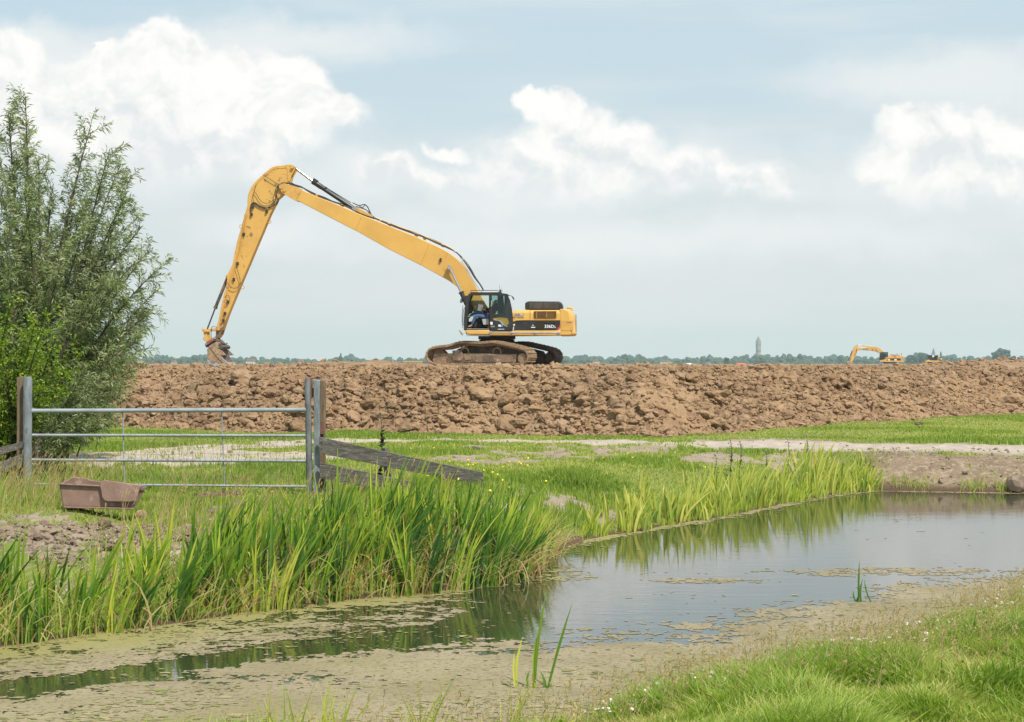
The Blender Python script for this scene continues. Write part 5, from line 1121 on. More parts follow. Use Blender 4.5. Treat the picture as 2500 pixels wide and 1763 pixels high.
up('door_sticker', [(1005, 745), (1033, 745), (1035, 780), (1005, 780)], Y0-0.075, Y0-0.06, WHITE, parent=door, bevel=0.004); up('door_sticker', [(1105, 777), (1137, 779), (1137, 806), (1105, 803)], Y0-0.067, Y0-0.06, WHITE, parent=door)
up('blue_door_sticker', [(1137, 779), (1161, 782), (1161, 806), (1137, 806)], Y0-0.067, Y0-0.06, CYAN, parent=door); tube('door_handle', [(1016, 480), (1020, 520), (1014, 555)], 0.022, GREYM, Y0-0.10, parent=door, n=3)
up('door_step_box', [(1010, 792), (1060, 792), (1060, 812), (1010, 812)], Y0-0.075, Y0-0.06, simple('grey_plastic', (0.2, 0.2, 0.2)), parent=door)
mb = MB(); mb.tube([U(1098, 837, Y0-0.07), U(1180, 837, Y0-0.07)], 0.012, 6); mb.build('door_lower_rail', WHITE, door)
up('window_handle', [(1040, 648), (1170, 648), (1170, 662), (1040, 660)], Y0-0.08, Y0-0.02, BLKM, parent=door)
# glazing round the cab and inner frame
up('rear_pillar', [(1095, 404), (1160, 404), (1180, 660), (1180, 700), (1095, 700)], Y1-0.06, Y1, simple('dark_green_panel', (0.008, 0.03, 0.025), rough=0.3), parent=cab)
up('rear_quarter_pillar', [(1150, 404), (1165, 404), (1190, 660), (1180, 660)], Y0+0.02, Y0+0.06, BLKM, parent=cab)
up('rear_wall', [(1180, 404), (1228, 412), (1275, 640), (1285, 846), (1180, 846)], Y1-0.03, Y1, BLKM, parent=cab, bevel=0.004)
up('inner_lower_wall', [(715, 745), (1000, 700), (1180, 690), (1180, 846), (700, 846)], Y1-0.04, Y1, BLKM, parent=cab)
up('far_front_frame', [(700, 846), (705, 640), (735, 470), (765, 402), (795, 402), (770, 470), (740, 560), (735, 846)], Y1-0.05, Y1, BLKM, parent=cab)
up('side_glass', [(765, 404), (1095, 404), (1095, 700), (1000, 702), (718, 740), (740, 500)], Y1-0.025, Y1-0.018, GLASSL, parent=cab)
P = [U(a, b, Y0+0.05) for a, b in [(684, 845), (686, 700), (700, 560), (728, 450), (758, 395)]]; Q = [Vector((p.x, Y1-0.05, p.z)) for p in P]
MB().add([*P, *Q, *[p+Vector((0.006, 0, 0)) for p in P], *[q+Vector((0.006, 0, 0)) for q in Q]], [(i, i+1, 5+i+1, 5+i) for i in range(4)]+[(10+i, 15+i, 15+i+1, 10+i+1) for i in range(4)]).build('windscreen', GLASS, cab, ang=60)
tube('wiper_rail', [(665, 540), (655, 640), (655, 780), (668, 825)], 0.011, BLKM, Y0, n=3)
tube('front_grab_rail', [(690, 560), (672, 600), (664, 700), (668, 780), (690, 800)], 0.014, BLKM, Y1, n=3)
mr = empty('mirror'); mr.parent = cab
tube('mirror_arm', [(1228, 415), (1262, 415)], 0.010, BLKM, Y0, parent=mr); up('mirror_glass', rot([(1262, 415), (1275, 418), (1300, 440, 8), (1306, 474, 6), (1288, 465)]), Y0-0.1, Y0+0.06, simple('mirror_back', (0.08, 0.10, 0.13), rough=0.25), parent=mr, bevel=0.01)
mr = empty('mirror'); mr.parent = cab
tube('mirror_arm', [(700, 440), (668, 450), (650, 470)], 0.014, BLKM, Y1+0.1, parent=mr); up('mirror_glass', rot([(635, 455, 6), (668, 450, 6), (660, 490), (648, 507, 5), (622, 505, 6)]), Y1, Y1+0.25, simple('mirror_grey', (0.16, 0.19, 0.22), rough=0.25), parent=mr, bevel=0.01)
up('front_lamp', rot([(672, 420, 8), (730, 415), (735, 470), (700, 520, 10), (668, 490, 8)]), Y1-0.1, Y1+0.15, BLKM, parent=cab, bevel=0.02)
mr = empty('work_lamp'); mr.parent = ex
tube('lamp_arm', [(695, 882), (665, 880), (655, 870)], 0.012, GREYM, NY, parent=mr); up('lamp_housing', rot([(612, 850, 4), (625, 845, 4), (665, 900, 5), (655, 914, 5), (640, 905)]), NY-0.05, NY+0.12, simple('lamp_glass', (0.4, 0.34, 0.28), (0.25, 0.2, 0.16), rough=0.5), parent=mr, bevel=0.01)
tube('antenna', [(1118, 375), (1121, 288)], 0.006, BLKM, Y1+0.1); up('antenna_base', rot([(1112, 388), (1118, 345, 6), (1140, 340, 6), (1145, 388)]), Y1-0.1, Y1+0.05, BLKM, parent=cab); tube('antenna', [(1160, 388), (1143, 318)], 0.004, BLKM, Y1)
# seat, console, levers
up('seat_base', rot([(900, 712, 8), (985, 705, 10), (990, 780, 8), (915, 782, 18)]), -1.30, -0.75, BEIGE, parent=cab, bevel=0.03); up('seat_back', rot([(975, 700), (1060, 520, 10), (1100, 500, 12), (1110, 560), (1020, 720)]), -1.2, -0.8, BLKM, parent=cab, bevel=0.04)
up('armrest_box', [(930, 590), (985, 580), (985, 690), (905, 650)], -0.72, -0.6, BLKM, parent=cab, bevel=0.02); up('floor_box', [(820, 700), (890, 690), (900, 830), (790, 830)], -0.8, -0.6, BLKM, parent=cab, bevel=0.02)
up('dashboard', rot([(725, 530), (760, 520, 8), (790, 560), (780, 620), (740, 640), (722, 640)]), -0.95, -0.65, BLKM, parent=cab, bevel=0.02); tube('control_lever', [(800, 690), (790, 640), (815, 600)], 0.015, BLKM, -0.75); tube('red_lever', [(980, 830), (985, 790)], 0.03, RED, Y0+0.1)
up('yellow_inside_box', rot([(800, 545, 6), (830, 548, 6), (835, 585, 6), (812, 590, 6)]), -0.85, -0.78, YEL_D, parent=cab)
# --- boom, stick, bucket gear
boom = up('boom', rot([(640, 228), (690, 228), (770, 252), (880, 300), (1060, 372), (1200, 432), (1350, 492), (1600, 592), (1720, 646), (1840, 702, 60), (1920, 765, 40), (1965, 820, 30), (2010, 900), (2060, 985), (2120, 1090), (2190, 1190, 30), (2150, 1250, 30), (2085, 1220, 30), (2020, 1130), (1965, 1035), (1915, 965), (1850, 918), (1640, 802), (1400, 682), (1170, 552), (1000, 466), (755, 338), (720, 330, 20), (655, 276)]), -0.30, 0.30, YEL, T=C2, ref=0, bevel=0.018)
for yy in (-0.325, 0.305):
    up('boom_tip_lug', rot([(612, 222, 8), (650, 208, 16), (760, 240), (775, 262), (735, 335), (700, 318), (640, 280, 10), (612, 248, 8)]), yy, yy+0.02, YEL_D, T=C2, ref=0, bevel=0.006, parent=boom)
up('boom_seam_plate', [(757, 262), (778, 268), (748, 338), (727, 330)], -0.306, -0.302, YEL_D, T=C2, ref=0, parent=boom)
for P in ([(1205, 452), (1165, 545)], [(1700, 655), (1640, 800)], [(1840, 712), (1820, 745)]):
    MB().tube([C2(a, b, -0.301) for a, b in P], 0.012, 4).build('weld_seam', YEL_D, boom)
q = C2(1852, 820, -0.3); MB().tube([(q.x, -0.315, q.z), (q.x, -0.29, q.z)], C2.px(42), 28).build('pin_boss', YEL, boom)
for yy in (-0.55, -0.33), (0.33, 0.55):
    MB().tube([(q.x, yy[0]+0.02, q.z), (q.x, yy[1], q.z)], C2.px(16), 18).build('cylinder_pin', GREYM, boom)
mb = MB(); q = C2(1787, 763, -0.3); mb.box((q.x, -0.34, q.z), (0.08, 0.10, 0.15)); mb.build('boom_lug', BLKM, boom, bevel=0.01)
for a, b in ((880, 298), (1062, 368), (1412, 505), (1605, 590), (1668, 608), (1800, 660)):
    q = C2(a, b, -0.1); MB().box((q.x, 0, q.z+0.02), (0.10, 0.42, 0.12), Matrix.Rotation(0.38, 3, 'Y')).build('hose_clamp', YEL_D, boom, bevel=0.01)
# boom cylinders on both sides
for yy in (-0.47, 0.47):
    cyl = empty('boom_cylinder'); cyl.parent = ex
    a = U(500, 70, yy); b = U(640, 370, yy); c = U(760, 640, yy); MB().tube([a, b], 0.055, 14).build('piston_rod', CHROME, cyl); MB().tube([b-(c-b).normalized()*0.0, b+(c-b)*0.06, b+(c-b)*0.07, c], [0.12, 0.12, 0.095, 0.095], 14).build('barrel', BLKM, cyl)
up('cylinder_foot', [(625, 375), (690, 375), (705, 440), (680, 520), (640, 440)], 0.38, 0.56, BLKM, ref=-0.47, bevel=0.02)
# stick cylinder on top of the boom
sc_ = empty('stick_cylinder'); sc_.parent = ex
a = C2(733, 100); b = C2(850, 188); c = C2(1165, 398); MB().tube([a, b], 0.060, 14).build('piston_rod', CHROME, sc_)
MB().tube([b, b+(c-b)*0.05, b+(c-b)*0.055, b+(c-b)*0.2, b+(c-b)*0.22, c], [0.125, 0.125, 0.115, 0.115, 0.10, 0.10], 18).build('barrel', BLK, sc_)
mb = MB(); mb.tube([C2(880, 188), C2(950, 235), C2(1130, 345)], 0.022, 6); mb.tube([C2(940, 250, -0.1), C2(1020, 300, -0.1), C2(1130, 372, -0.1)], 0.018, 6); mb.each('cylinder_pipe', HOSE, sc_)
mb = MB(); mb.box(C2(870, 186), (0.22, 0.24, 0.16), Matrix.Rotation(0.55, 3, 'Y')); mb.box(C2(948, 238), (0.09, 0.22, 0.10), Matrix.Rotation(0.55, 3, 'Y')); mb.each('gland_block', BLKM, sc_, bevel=0.02)
q = C2(1165, 396); MB().tube([(q.x, -0.24, q.z), (q.x, 0.24, q.z)], 0.11, 18).build('cylinder_eye', GREYM, sc_); up('cylinder_lug', [(1140, 385), (1180, 380), (1290, 440), (1300, 465), (1180, 425), (1150, 415)], -0.2, 0.2, YEL_D, T=C2, ref=0, bevel=0.01, parent=boom)
def hose(name, pts, r, yo, T, parent, n=5, mat=HOSE): MB().tube(smooth_path([T(a, b, yo) for a, b in pts], n), r, 7).build(name, mat, parent)
bh = empty('boom_hoses'); bh.parent = ex
top = [(600, 320), (585, 290), (595, 240), (625, 205), (665, 200), (720, 222), (770, 236), (815, 262), (870, 292), (930, 312), (1000, 342), (1080, 368), (1140, 392), (1220, 432), (1310, 465), (1410, 505), (1500, 538), (1600, 578), (1670, 602), (1760, 640), (1830, 672), (1900, 712), (1950, 762), (2000, 830), (2040, 900), (2080, 955), (2100, 990)]
for k, (yo, dz) in enumerate(((-0.22, 0), (-0.1, -5), (0.05, -8), (0.18, -3))):
    hose('hose', [(a+2*math.sin(i*1.3+k), b+dz+3*math.sin(i*1.7+k*2)) for i, (a, b) in enumerate(top)], 0.026, yo, C2, bh)
hose('hose_loop', [(1150, 350), (1190, 365), (1230, 358), (1255, 380), (1268, 420), (1300, 452)], 0.022, -0.12, C2, bh); hose('hose_loop', [(1165, 372), (1210, 385), (1245, 400), (1270, 430), (1310, 460)], 0.022, 0.0, C2, bh); hose('hose_loop', [(1140, 345), (1180, 362), (1215, 380), (1235, 362), (1262, 395), (1285, 445)], 0.018, 0.1, C2, bh)
hose('steel_pipe', [(1310, 455), (1410, 493), (1500, 528), (1600, 562), (1700, 605), (1800, 648), (1880, 690), (1945, 752), (1990, 815)], 0.020, -0.2, C2, bh, mat=YEL_D); hose('steel_pipe', [(1940, 770), (1990, 850), (2040, 935), (2095, 1005)], 0.022, -0.31, C2, bh, mat=GREYM)
mb = MB()
for a, b in ((1350, 478), (1412, 500), (1805, 655), (1895, 705), (1952, 760)): mb.box(C2(a, b, -0.05), (0.10, 0.5, 0.06), Matrix.Rotation(0.4, 3, 'Y'))
mb.each('pipe_clip', GREYM, bh, bevel=0.01)
stick = up('stick', rot([(655, 74, 14), (695, 68, 10), (690, 100), (690, 200), (655, 205, 20), (632, 235), (655, 272), (622, 302), (600, 322), (575, 372), (545, 432), (500, 540), (440, 682), (340, 920), (240, 1160), (186, 1312), (172, 1336, 8), (148, 1330, 8), (150, 1270), (168, 1210), (190, 1100), (205, 1030), (225, 960), (232, 905), (228, 880), (246, 850), (270, 800), (300, 650), (340, 510), (380, 370), (382, 300, 30), (402, 240, 30), (440, 192), (500, 136), (560, 88, 20), (592, 80)]), -0.24, 0.24, STICKY, T=C2, ref=0, bevel=0.015)
for yy in (-0.26, 0.242): up('stick_head_lug', rot([(655, 74, 12), (700, 70, 8), (730, 84, 12), (730, 106, 12), (704, 150), (692, 190), (676, 190), (672, 110)]), yy, yy+0.018, YEL, T=C2, ref=0, bevel=0.004, parent=stick)
for a, b in ((712, 90), (628, 238), (655, 258)):
    q = C2(a, b); MB().tube([(q.x, -0.36, q.z), (q.x, 0.36, q.z)], 0.07, 16).build('pivot_pin', YEL_D, stick)
MB().tube([C2(a, b, -0.245) for a, b in [(405, 255), (440, 205), (500, 148), (560, 100), (600, 92), (670, 88)]], 0.012, 4).build('edge_flange', YEL_D, stick)
up('lower_stick_wear', [(232, 1180), (187, 1310), (172, 1332), (152, 1328), (155, 1275), (200, 1255)], -0.25, 0.25, simple('greasy_stick_end', (0.20, 0.12, 0.06), (0.08, 0.06, 0.045), rough=0.6, scale=8), T=C2, ref=0, parent=stick)
sh_ = empty('stick_hoses'); sh_.parent = ex
for k, P in enumerate([[(600, 325), (592, 340), (560, 370), (520, 382), (470, 370), (430, 345), (405, 350), (395, 380), (400, 425)], [(640, 205), (605, 215), (590, 260), (582, 310), (560, 350), (510, 385), (460, 372), (425, 350), (400, 360)],
                       [(420, 262), (440, 285), (460, 320), (490, 345), (530, 345), (570, 320)], [(500, 148), (540, 175), (590, 205)], [(438, 205), (422, 260), (412, 300), (418, 345)], [(290, 810), (305, 860), (318, 910), (312, 950), (285, 970), (250, 962), (225, 930)],
                       [(205, 1040), (225, 1022), (242, 1045), (232, 1080), (212, 1075)], [(110, 1290), (108, 1262), (125, 1252), (150, 1258)], [(110, 1340), (106, 1300), (112, 1270)], [(600, 215), (575, 262), (580, 310), (600, 330), (585, 365)]]):
    hose('hose', P, 0.02 if k < 2 or k == 9 else 0.012, -0.29-0.01*k, C2, sh_)
for k, P in enumerate([[(352, 430), (330, 600), (300, 720), (262, 850), (240, 930), (205, 1090), (178, 1200)], [(368, 430), (345, 560), (310, 720), (285, 810), (268, 900), (250, 960)]]): hose('steel_pipe', P, 0.018, -0.275, C2, sh_, mat=YEL_D)
mb = MB()
for a, b in ((402, 430), (514, 408), (412, 375), (272, 905), (345, 575), (300, 790), (230, 1070), (208, 1155), (196, 1205)): mb.box(C2(a, b, -0.29), (0.10, 0.09, 0.13))
mb.each('hose_block', BLKM, sh_, bevel=0.015)
for a, b in ((326, 520), (532, 484), (338, 964), (62, 1340)):
    q = C2(a, b); MB().tube([q+Vector((0.075*math.cos(t), 0, 0.075*math.sin(t))) for t in np.linspace(0, 2*math.pi, 14)], 0.014, 6, False).build('lifting_ring', YEL_D, stick)
bc = empty('bucket_cylinder'); bc.parent = ex
a = C2(228, 892); b = C2(135, 1120); c = C2(78, 1270); mb = MB(); mb.tube([a, b-(b-a)*0.08, b-(b-a)*0.07, b], [0.072, 0.072, 0.09, 0.09], 14); mb.build('barrel', simple('worn_black_barrel', (0.05, 0.045, 0.04), (0.2, 0.13, 0.07), rough=0.6, scale=5, stretch=(1, 1, .4)), bc)
MB().tube([b, c], 0.034, 10).build('piston_rod', RODD, bc); q = C2(230, 888); MB().tube([(q.x, -0.2, q.z), (q.x, 0.2, q.z)], 0.07, 12).build('cylinder_pin', YEL_D, bc)
for yy in (-0.32, 0.26):
    up('linkage_arm', rot([(205, 330, 40), (255, 280, 40), (330, 300), (520, 288), (640, 280), (720, 250, 25), (760, 300, 30), (700, 335, 20), (560, 345), (320, 382), (240, 390, 40)]), yy, yy+0.05, YEL, T=C6, ref=0, bevel=0.008)
    up('linkage_rod', rot([(245, 370), (330, 360), (345, 440), (400, 640, 10), (330, 700, 15), (290, 640)]), yy+0.07, yy+0.13, YEL, T=C6, ref=0, bevel=0.008)
for a, b, r_, y_ in ((250, 330, 0.065, .36), (712, 295, 0.07, .34)): q = C6(a, b); MB().tube([(q.x, -y_, q.z), (q.x, y_, q.z)], r_, 14).build('linkage_pin', YEL_D, ex)
# coupler
cp = up('coupler', rot([(290, 750, 30), (330, 700, 25), (430, 660), (570, 550), (610, 510, 25), (665, 545, 25), (690, 600), (760, 640), (800, 690, 20), (840, 730, 30), (800, 780, 25), (740, 740), (650, 700), (600, 650), (440, 750), (380, 800, 20), (330, 860, 20)]), -0.28, 0.28, MUDD, T=C6, ref=0, bevel=0.02)
up('coupler_bar', rot([(325, 750, 30), (350, 705, 20), (590, 530, 25), (645, 560, 25), (620, 610, 20), (380, 780, 20)]), -0.34, -0.29, MUDS, T=C6, ref=0, bevel=0.01, parent=cp); up('red_band', [(430, 665), (520, 605), (545, 650), (455, 710)], -0.35, -0.335, RED, T=C6, ref=0, parent=cp)
for a, b in ((352, 745), (605, 570)): q = C6(a, b); MB().tube([(q.x, -0.37, q.z), (q.x, 0.35, q.z)], 0.045, 14).build('coupler_pin', GREYM, cp)
# bucket
bk = empty('bucket'); bk.parent = ex
side = [(385, 805), (480, 740), (590, 695), (700, 700), (672, 770), (640, 800), (690, 870), (615, 862), (780, 960), (895, 1085), (738, 1092), (800, 1180), (1045, 1418), (870, 1420), (560, 1428), (400, 1388), (325, 1275), (302, 1170), (345, 1060), (308, 930), (340, 880)]
for yy, nm in ((-0.80, 'side_plate'), (0.72, 'side_plate')): up(nm, side, yy, yy+0.05, STEEL if yy < 0 else simple('worn_grey_steel', (0.28, 0.25, 0.24), (0.18, 0.13, 0.10), rough=0.5, scale=4, metal=0.3), T=C6, ref=-0.8, bevel=0.006, parent=bk)
shell = C6.xz([(640, 700), (480, 742), (385, 808), (340, 880), (308, 930), (325, 1000), (312, 1080), (302, 1170), (325, 1275), (400, 1388), (560, 1424), (870, 1418), (1040, 1414)], -0.8); th = 0.035; cxm = sum(p[0] for p in shell)/len(shell)+0.4; czm = sum(p[1] for p in shell)/len(shell)+0.05
inn = [(p[0]+(cxm-p[0])*0.08, p[1]+(czm-p[1])*0.08) for p in shell]; MB().prism(shell+inn[::-1], -0.77, 0.74).build('shell', STEEL, bk, ang=50)
up('mud_layer', rot([(385, 808), (480, 745), (590, 700), (680, 705), (650, 780), (690, 868), (615, 862), (780, 960), (893, 1084), (738, 1091), (800, 1180), (960, 1340), (900, 1350), (860, 1395, 20), (780, 1370, 20), (700, 1330, 30), (620, 1300, 20), (600, 1200, 30), (590, 1290, 25), (530, 1320, 20), (440, 1285, 25), (400, 1200, 20), (330, 1190, 20), (318, 1120, 15), (350, 1060), (310, 935), (340, 880)]), -0.83, -0.80, MUD, T=C6, ref=-0.8, bevel=0.012, parent=bk)
MB().tube([C6(a, b, -0.835) for a, b in ((392, 840), (480, 955), (560, 1080), (700, 1230), (870, 1400))], 0.016, 5).build('side_rib', MUDD, bk)
up('side_blade', [(740, 1092), (800, 1180), (1040, 1418), (985, 1400), (780, 1210)], -0.84, -0.80, STEEL, T=C6, ref=-0.8, parent=bk)
up('cross_beam', rot([(640, 760), (740, 770, 15), (800, 830, 15), (760, 900), (690, 900)]), -0.76, 0.72, MUDD, T=C6, ref=-0.8, bevel=0.01, parent=bk)
P0 = C6(1045, 1418, -0.8); MB().box((P0.x-0.12, -0.03, P0.z+0.05), (0.30, 1.5, 0.05), Matrix.Rotation(0.75, 3, 'Y')).build('cutting_edge', STEEL, bk, bevel=0.01)

# ------------------------------------------------------------------ the operator, leaning back in the seat with a sheet of paper
SKIN = simple('skin', (0.48, 0.27, 0.18), rough=0.6); JEANS = simple('blue_denim', (0.045, 0.085, 0.19), (0.08, 0.13, 0.26), rough=0.9, scale=9); JACKET = simple('black_jacket', (0.02, 0.02, 0.022), rough=0.85); VEST = simple('orange_vest', (0.75, 0.12, 0.03), rough=0.7); HAIRM = simple('dark_hair', (0.03, 0.02, 0.015), rough=0.8); BOOT = simple('dark_boot', (0.03, 0.025, 0.02), rough=0.7)
Rm = Matrix.Rotation(R(-3), 4, 'Z'); 
def mw(p): return Rm @ Vector(p)+Vector(EO)
hip = mw(CC(870, 930, -1.0)); person = empty('person', hip, R(-3), 'seated operator in blue jeans and dark jacket holding a white sheet in the cab', 'person')
base_l = CC(870, 930, -1.0)
def pl(a, b, yo): return CC(a, b, yo)-base_l
def skin(name, joints, edges, mat, parent, sub=2, root=0):
    me = bpy.data.meshes.new(name); me.from_pydata([j[0] for j in joints], edges, []); me.update(); o = bpy.data.objects.new(name, me); link(o, parent); me.materials.append(mat)
    sk = o.modifiers.new('skin', 'SKIN'); sk.use_smooth_shade = True; 
    if not me.skin_vertices: me.attributes.new
    return o
def skinned(name, joints, edges, mat, parent, root=0):
    bm = bmesh.new(); lay = bm.verts.layers.skin.verify(); vs = [bm.verts.new(j[0]) for j in joints]
    for v, j in zip(vs, joints): v[lay].radius = (j[1], j[1] if len(j) < 3 else j[2])
    vs[root][lay].use_root = True
    for a, b in edges: bm.edges.new((vs[a], vs[b]))
    me = bpy.data.meshes.new(name); bm.to_mesh(me); bm.free(); me.materials.append(mat); o = bpy.data.objects.new(name, me); link(o, parent)
    sk = o.modifiers.new('skin', 'SKIN'); sk.use_smooth_shade = True; su = o.modifiers.new('sub', 'SUBSURF'); su.levels = su.render_levels = 1
    dg = bpy.context.evaluated_depsgraph_get(); dg.update(); m2 = bpy.data.meshes.new_from_object(o.evaluated_get(dg)); o.modifiers.clear(); o.data = m2; return o
yn, yf = -1.14, -0.92; ym = -1.03
legN = [pl(860, 925, yn), pl(520, 880, yn-0.03), pl(385, 1190, yn)]; legF = [pl(860, 900, yf), pl(540, 775, yf), pl(330, 895, yf)]
J = [(pl(880, 930, ym), .13), (pl(930, 800, ym), .13), (pl(1010, 650, ym), .15), (pl(1065, 560, ym), .07), (pl(1085, 530, ym), .06), (pl(1110, 480, ym), .095), (pl(1112, 435, ym), .085)]
arm = [(pl(1020, 660, yn-0.08), .06), (pl(900, 770, yn-0.06), .045), (pl(760, 690, yn+0.04), .032), (pl(730, 680, yn+0.06), .035)]
armF = [(pl(1000, 640, yf+0.1), .06), (pl(860, 740, yf+0.08), .045), (pl(770, 640, yf), .032), (pl(745, 625, yf), .035)]
leg = lambda L_: [(L_[0], .085), (L_[1], .065), (L_[2], .045), (L_[2]+Vector((-0.16, 0, -0.05)), .04)]
JJ = J+arm+armF+leg(legN)+leg(legF); E_ = [(0, 1), (1, 2), (2, 3), (3, 4), (4, 5), (5, 6), (2, 7), (7, 8), (8, 9), (9, 10), (2, 11), (11, 12), (12, 13), (13, 14), (0, 15), (15, 16), (16, 17), (17, 18), (0, 19), (19, 20), (20, 21), (21, 22)]
for hb, (root_i, s_) in enumerate(((10, 1), (14, -1))):     # five fingers on each hand, curled round the paper's edge
    hp = JJ[root_i][0]
    for k in range(5):
        d = Vector((-0.030, 0.012*s_*(k-2), 0.022*(2-k)*0.9)) if k < 4 else Vector((0.0, 0.03*s_, 0.035)); i0 = len(JJ)
        JJ += [(hp+d, .010), (hp+d*1.8+Vector((-0.012, 0.012*s_, -0.004)), .0085), (hp+d*2.1+Vector((-0.006, 0.03*s_, -0.012)), .007)]; E_ += [(root_i, i0), (i0, i0+1), (i0+1, i0+2)]
skinned('body', JJ, E_, SKIN, person)
skinned('jeans', [(pl(880, 930, ym), .14)]+[(legN[0], .10), ((legN[0]+legN[1])/2, .095), (legN[1], .082), ((legN[1]+legN[2])/2, .07), (legN[2]+Vector((0, 0, 0.03)), .062)]+[(legF[0], .10), ((legF[0]+legF[1])/2, .095), (legF[1], .082), ((legF[1]+legF[2])/2, .07), (legF[2], .062)], [(0, 1), (1, 2), (2, 3), (3, 4), (4, 5), (0, 6), (6, 7), (7, 8), (8, 9), (9, 10)], JEANS, person)
skinned('jacket', [(pl(890, 880, ym), .15), (pl(935, 790, ym), .155), (pl(1000, 680, ym), .165), (pl(1040, 610, ym), .10), (pl(1022, 665, yn-0.09), .08), (pl(905, 775, yn-0.07), .062), (pl(800, 715, yn+0.02), .05), (pl(1000, 640, yf+0.11), .08), (pl(862, 745, yf+0.09), .062), (pl(800, 665, yf+0.02), .05)], [(0, 1), (1, 2), (2, 3), (2, 4), (4, 5), (5, 6), (2, 7), (7, 8), (8, 9)], JACKET, person)
skinned('vest', [(pl(1000, 800, ym), .14), (pl(1060, 690, ym), .155), (pl(1095, 600, ym), .09)], [(0, 1), (1, 2)], VEST, person)
skinned('hair', [(pl(1125, 480, ym), .09), (pl(1125, 435, ym), .093), (pl(1105, 405, ym), .07)], [(0, 1), (1, 2)], HAIRM, person)
for nm, L_ in (('boot', legN), ('boot', legF)): skinned(nm, [(L_[2]+Vector((0.01, 0, -0.01)), .06), (L_[2]+Vector((-0.02, 0, -0.06)), .055), (L_[2]+Vector((-0.17, 0, -0.07)), .042)], [(0, 1), (1, 2)], BOOT, person)
hd = pl(1098, 478, ym); mb = MB(); mb.tube([hd+Vector((-0.085, 0, 0.0)), hd+Vector((-0.115, 0, -0.02))], [.012, .016], 6); mb.build('nose', SKIN, person)
mb = MB()
for s_ in (-1, 1): mb.tube([hd+Vector((-0.085, s_*.032, 0.028)), hd+Vector((-0.093, s_*.032, 0.028))], .011, 8)
mb.each('eye', HAIRM, person); MB().box(hd+Vector((-0.088, 0, -0.052)), (0.012, 0.05, 0.01)).build('mouth', RUST, person)
mb = MB()
for s_ in (-1, 1): mb.box(hd+Vector((0.0, s_*.096, 0.0)), (0.035, 0.012, 0.06))
mb.each('ear', SKIN, person, bevel=0.004)
pp = mw(CC(660, 650, -1.02)); o = MB().prism([(q.x-CC(660, 650, -1.02).x, q.z-CC(660, 650, -1.02).z) for q in (CC(a, b, -1.02) for a, b in [(600, 530), (745, 550), (740, 620), (690, 740), (560, 720), (585, 640)])], -0.008, 0.008).build('paper_sheet', WHITE); o.location = pp; o.rotation_euler = (0, 0, R(-3)); tag(o, 'white paper sheet held by the operator in the cab', 'paper')
# ------------------------------------------------------------------ second excavator, small, far out on the soil field
FE = (W(2190, 888, 400).x, 400.0, 1.65)
e2 = empty('excavator', FE, 0, 'small distant yellow excavator digging on the horizon at right', 'excavator')
D = Tr(FE, 0, (2050, 830), 8.504)
def fp(name, pts, y0, y1, mat, parent=None, bevel=0.0): return MB().prism(D.xz(pts, 0), y0, y1).build(name, mat, parent or e2, bevel=bevel)
YF = simple('far_yellow_paint', (0.62, 0.36, 0.08), (0.54, 0.30, 0.07), rough=0.5, scale=0.6)
b2 = fp('body', [(805, 452), (900, 405), (975, 345), (1240, 345), (1300, 350), (1318, 385), (1312, 465), (1290, 478), (805, 470)], -1.45, 1.45, YF, bevel=0.08)
fp('side_panel', [(940, 445), (990, 402), (1235, 402), (1240, 445)], -1.48, -1.4, BLK, b2); fp('warning_plate', [(975, 420), (1015, 420), (1015, 445), (975, 445)], -1.52, -1.47, WHITE, b2); fp('warning_plate', [(1105, 420), (1155, 420), (1155, 445), (1105, 445)], -1.52, -1.47, WHITE, b2)
fp('grille', [(1095, 360), (1145, 360), (1145, 380), (1095, 380)], -1.49, -1.4, GRILL, b2); fp('rear_plate', [(1272, 375), (1308, 375), (1308, 440), (1272, 440)], -1.48, -1.4, GREYM, b2)
fp('engine_cover', [(1065, 348), (1090, 325), (1230, 330), (1245, 348)], -0.9, 0.8, BLK, b2, bevel=0.1); fp('deck_rail', [(805, 455), (1312, 462), (1305, 478), (812, 474)], -1.5, -1.4, YEL_D, b2)
for a, b in ((1190, 300), (1283, 295)): MB().tube([D(a, 345, 0), D(a, b, 0)], 0.06, 8).build('exhaust_pipe', BLKM, b2)
fp('beacon', [(1045, 345), (1045, 310), (1075, 310), (1075, 345)], -0.5, -0.2, YF, b2)
c2_ = empty('cab'); c2_.parent = e2
fp('cab_frame', [(800, 445), (802, 330), (815, 288), (830, 280), (965, 276), (975, 290), (978, 350), (960, 400), (860, 440), (850, 432), (955, 385), (965, 292), (832, 294), (818, 335), (815, 445)], -1.45, -1.35, BLK, c2_)
fp('roof', [(812, 292), (830, 276), (965, 272), (985, 292)], -1.45, -0.4, BLK, c2_); fp('pillar', [(888, 290), (900, 290), (905, 415), (892, 420)], -1.46, -1.35, BLK, c2_); fp('far_wall', [(815, 440), (820, 300), (965, 295), (965, 395)], -0.45, -0.4, GLASSD, c2_); fp('door_glass', [(815, 440), (820, 300), (965, 295), (965, 395)], -1.42, -1.40, GLASSD, c2_)
fp('seat', [(905, 395), (930, 330), (945, 330), (950, 400)], -1.1, -0.7, BLKM, c2_)
p2 = empty('person', mw((0, 0, 0)), 0, 'distant operator in an orange top inside the small far excavator', 'person'); hp2 = D(920, 385, -1.0)+Vector(FE); p2.location = hp2
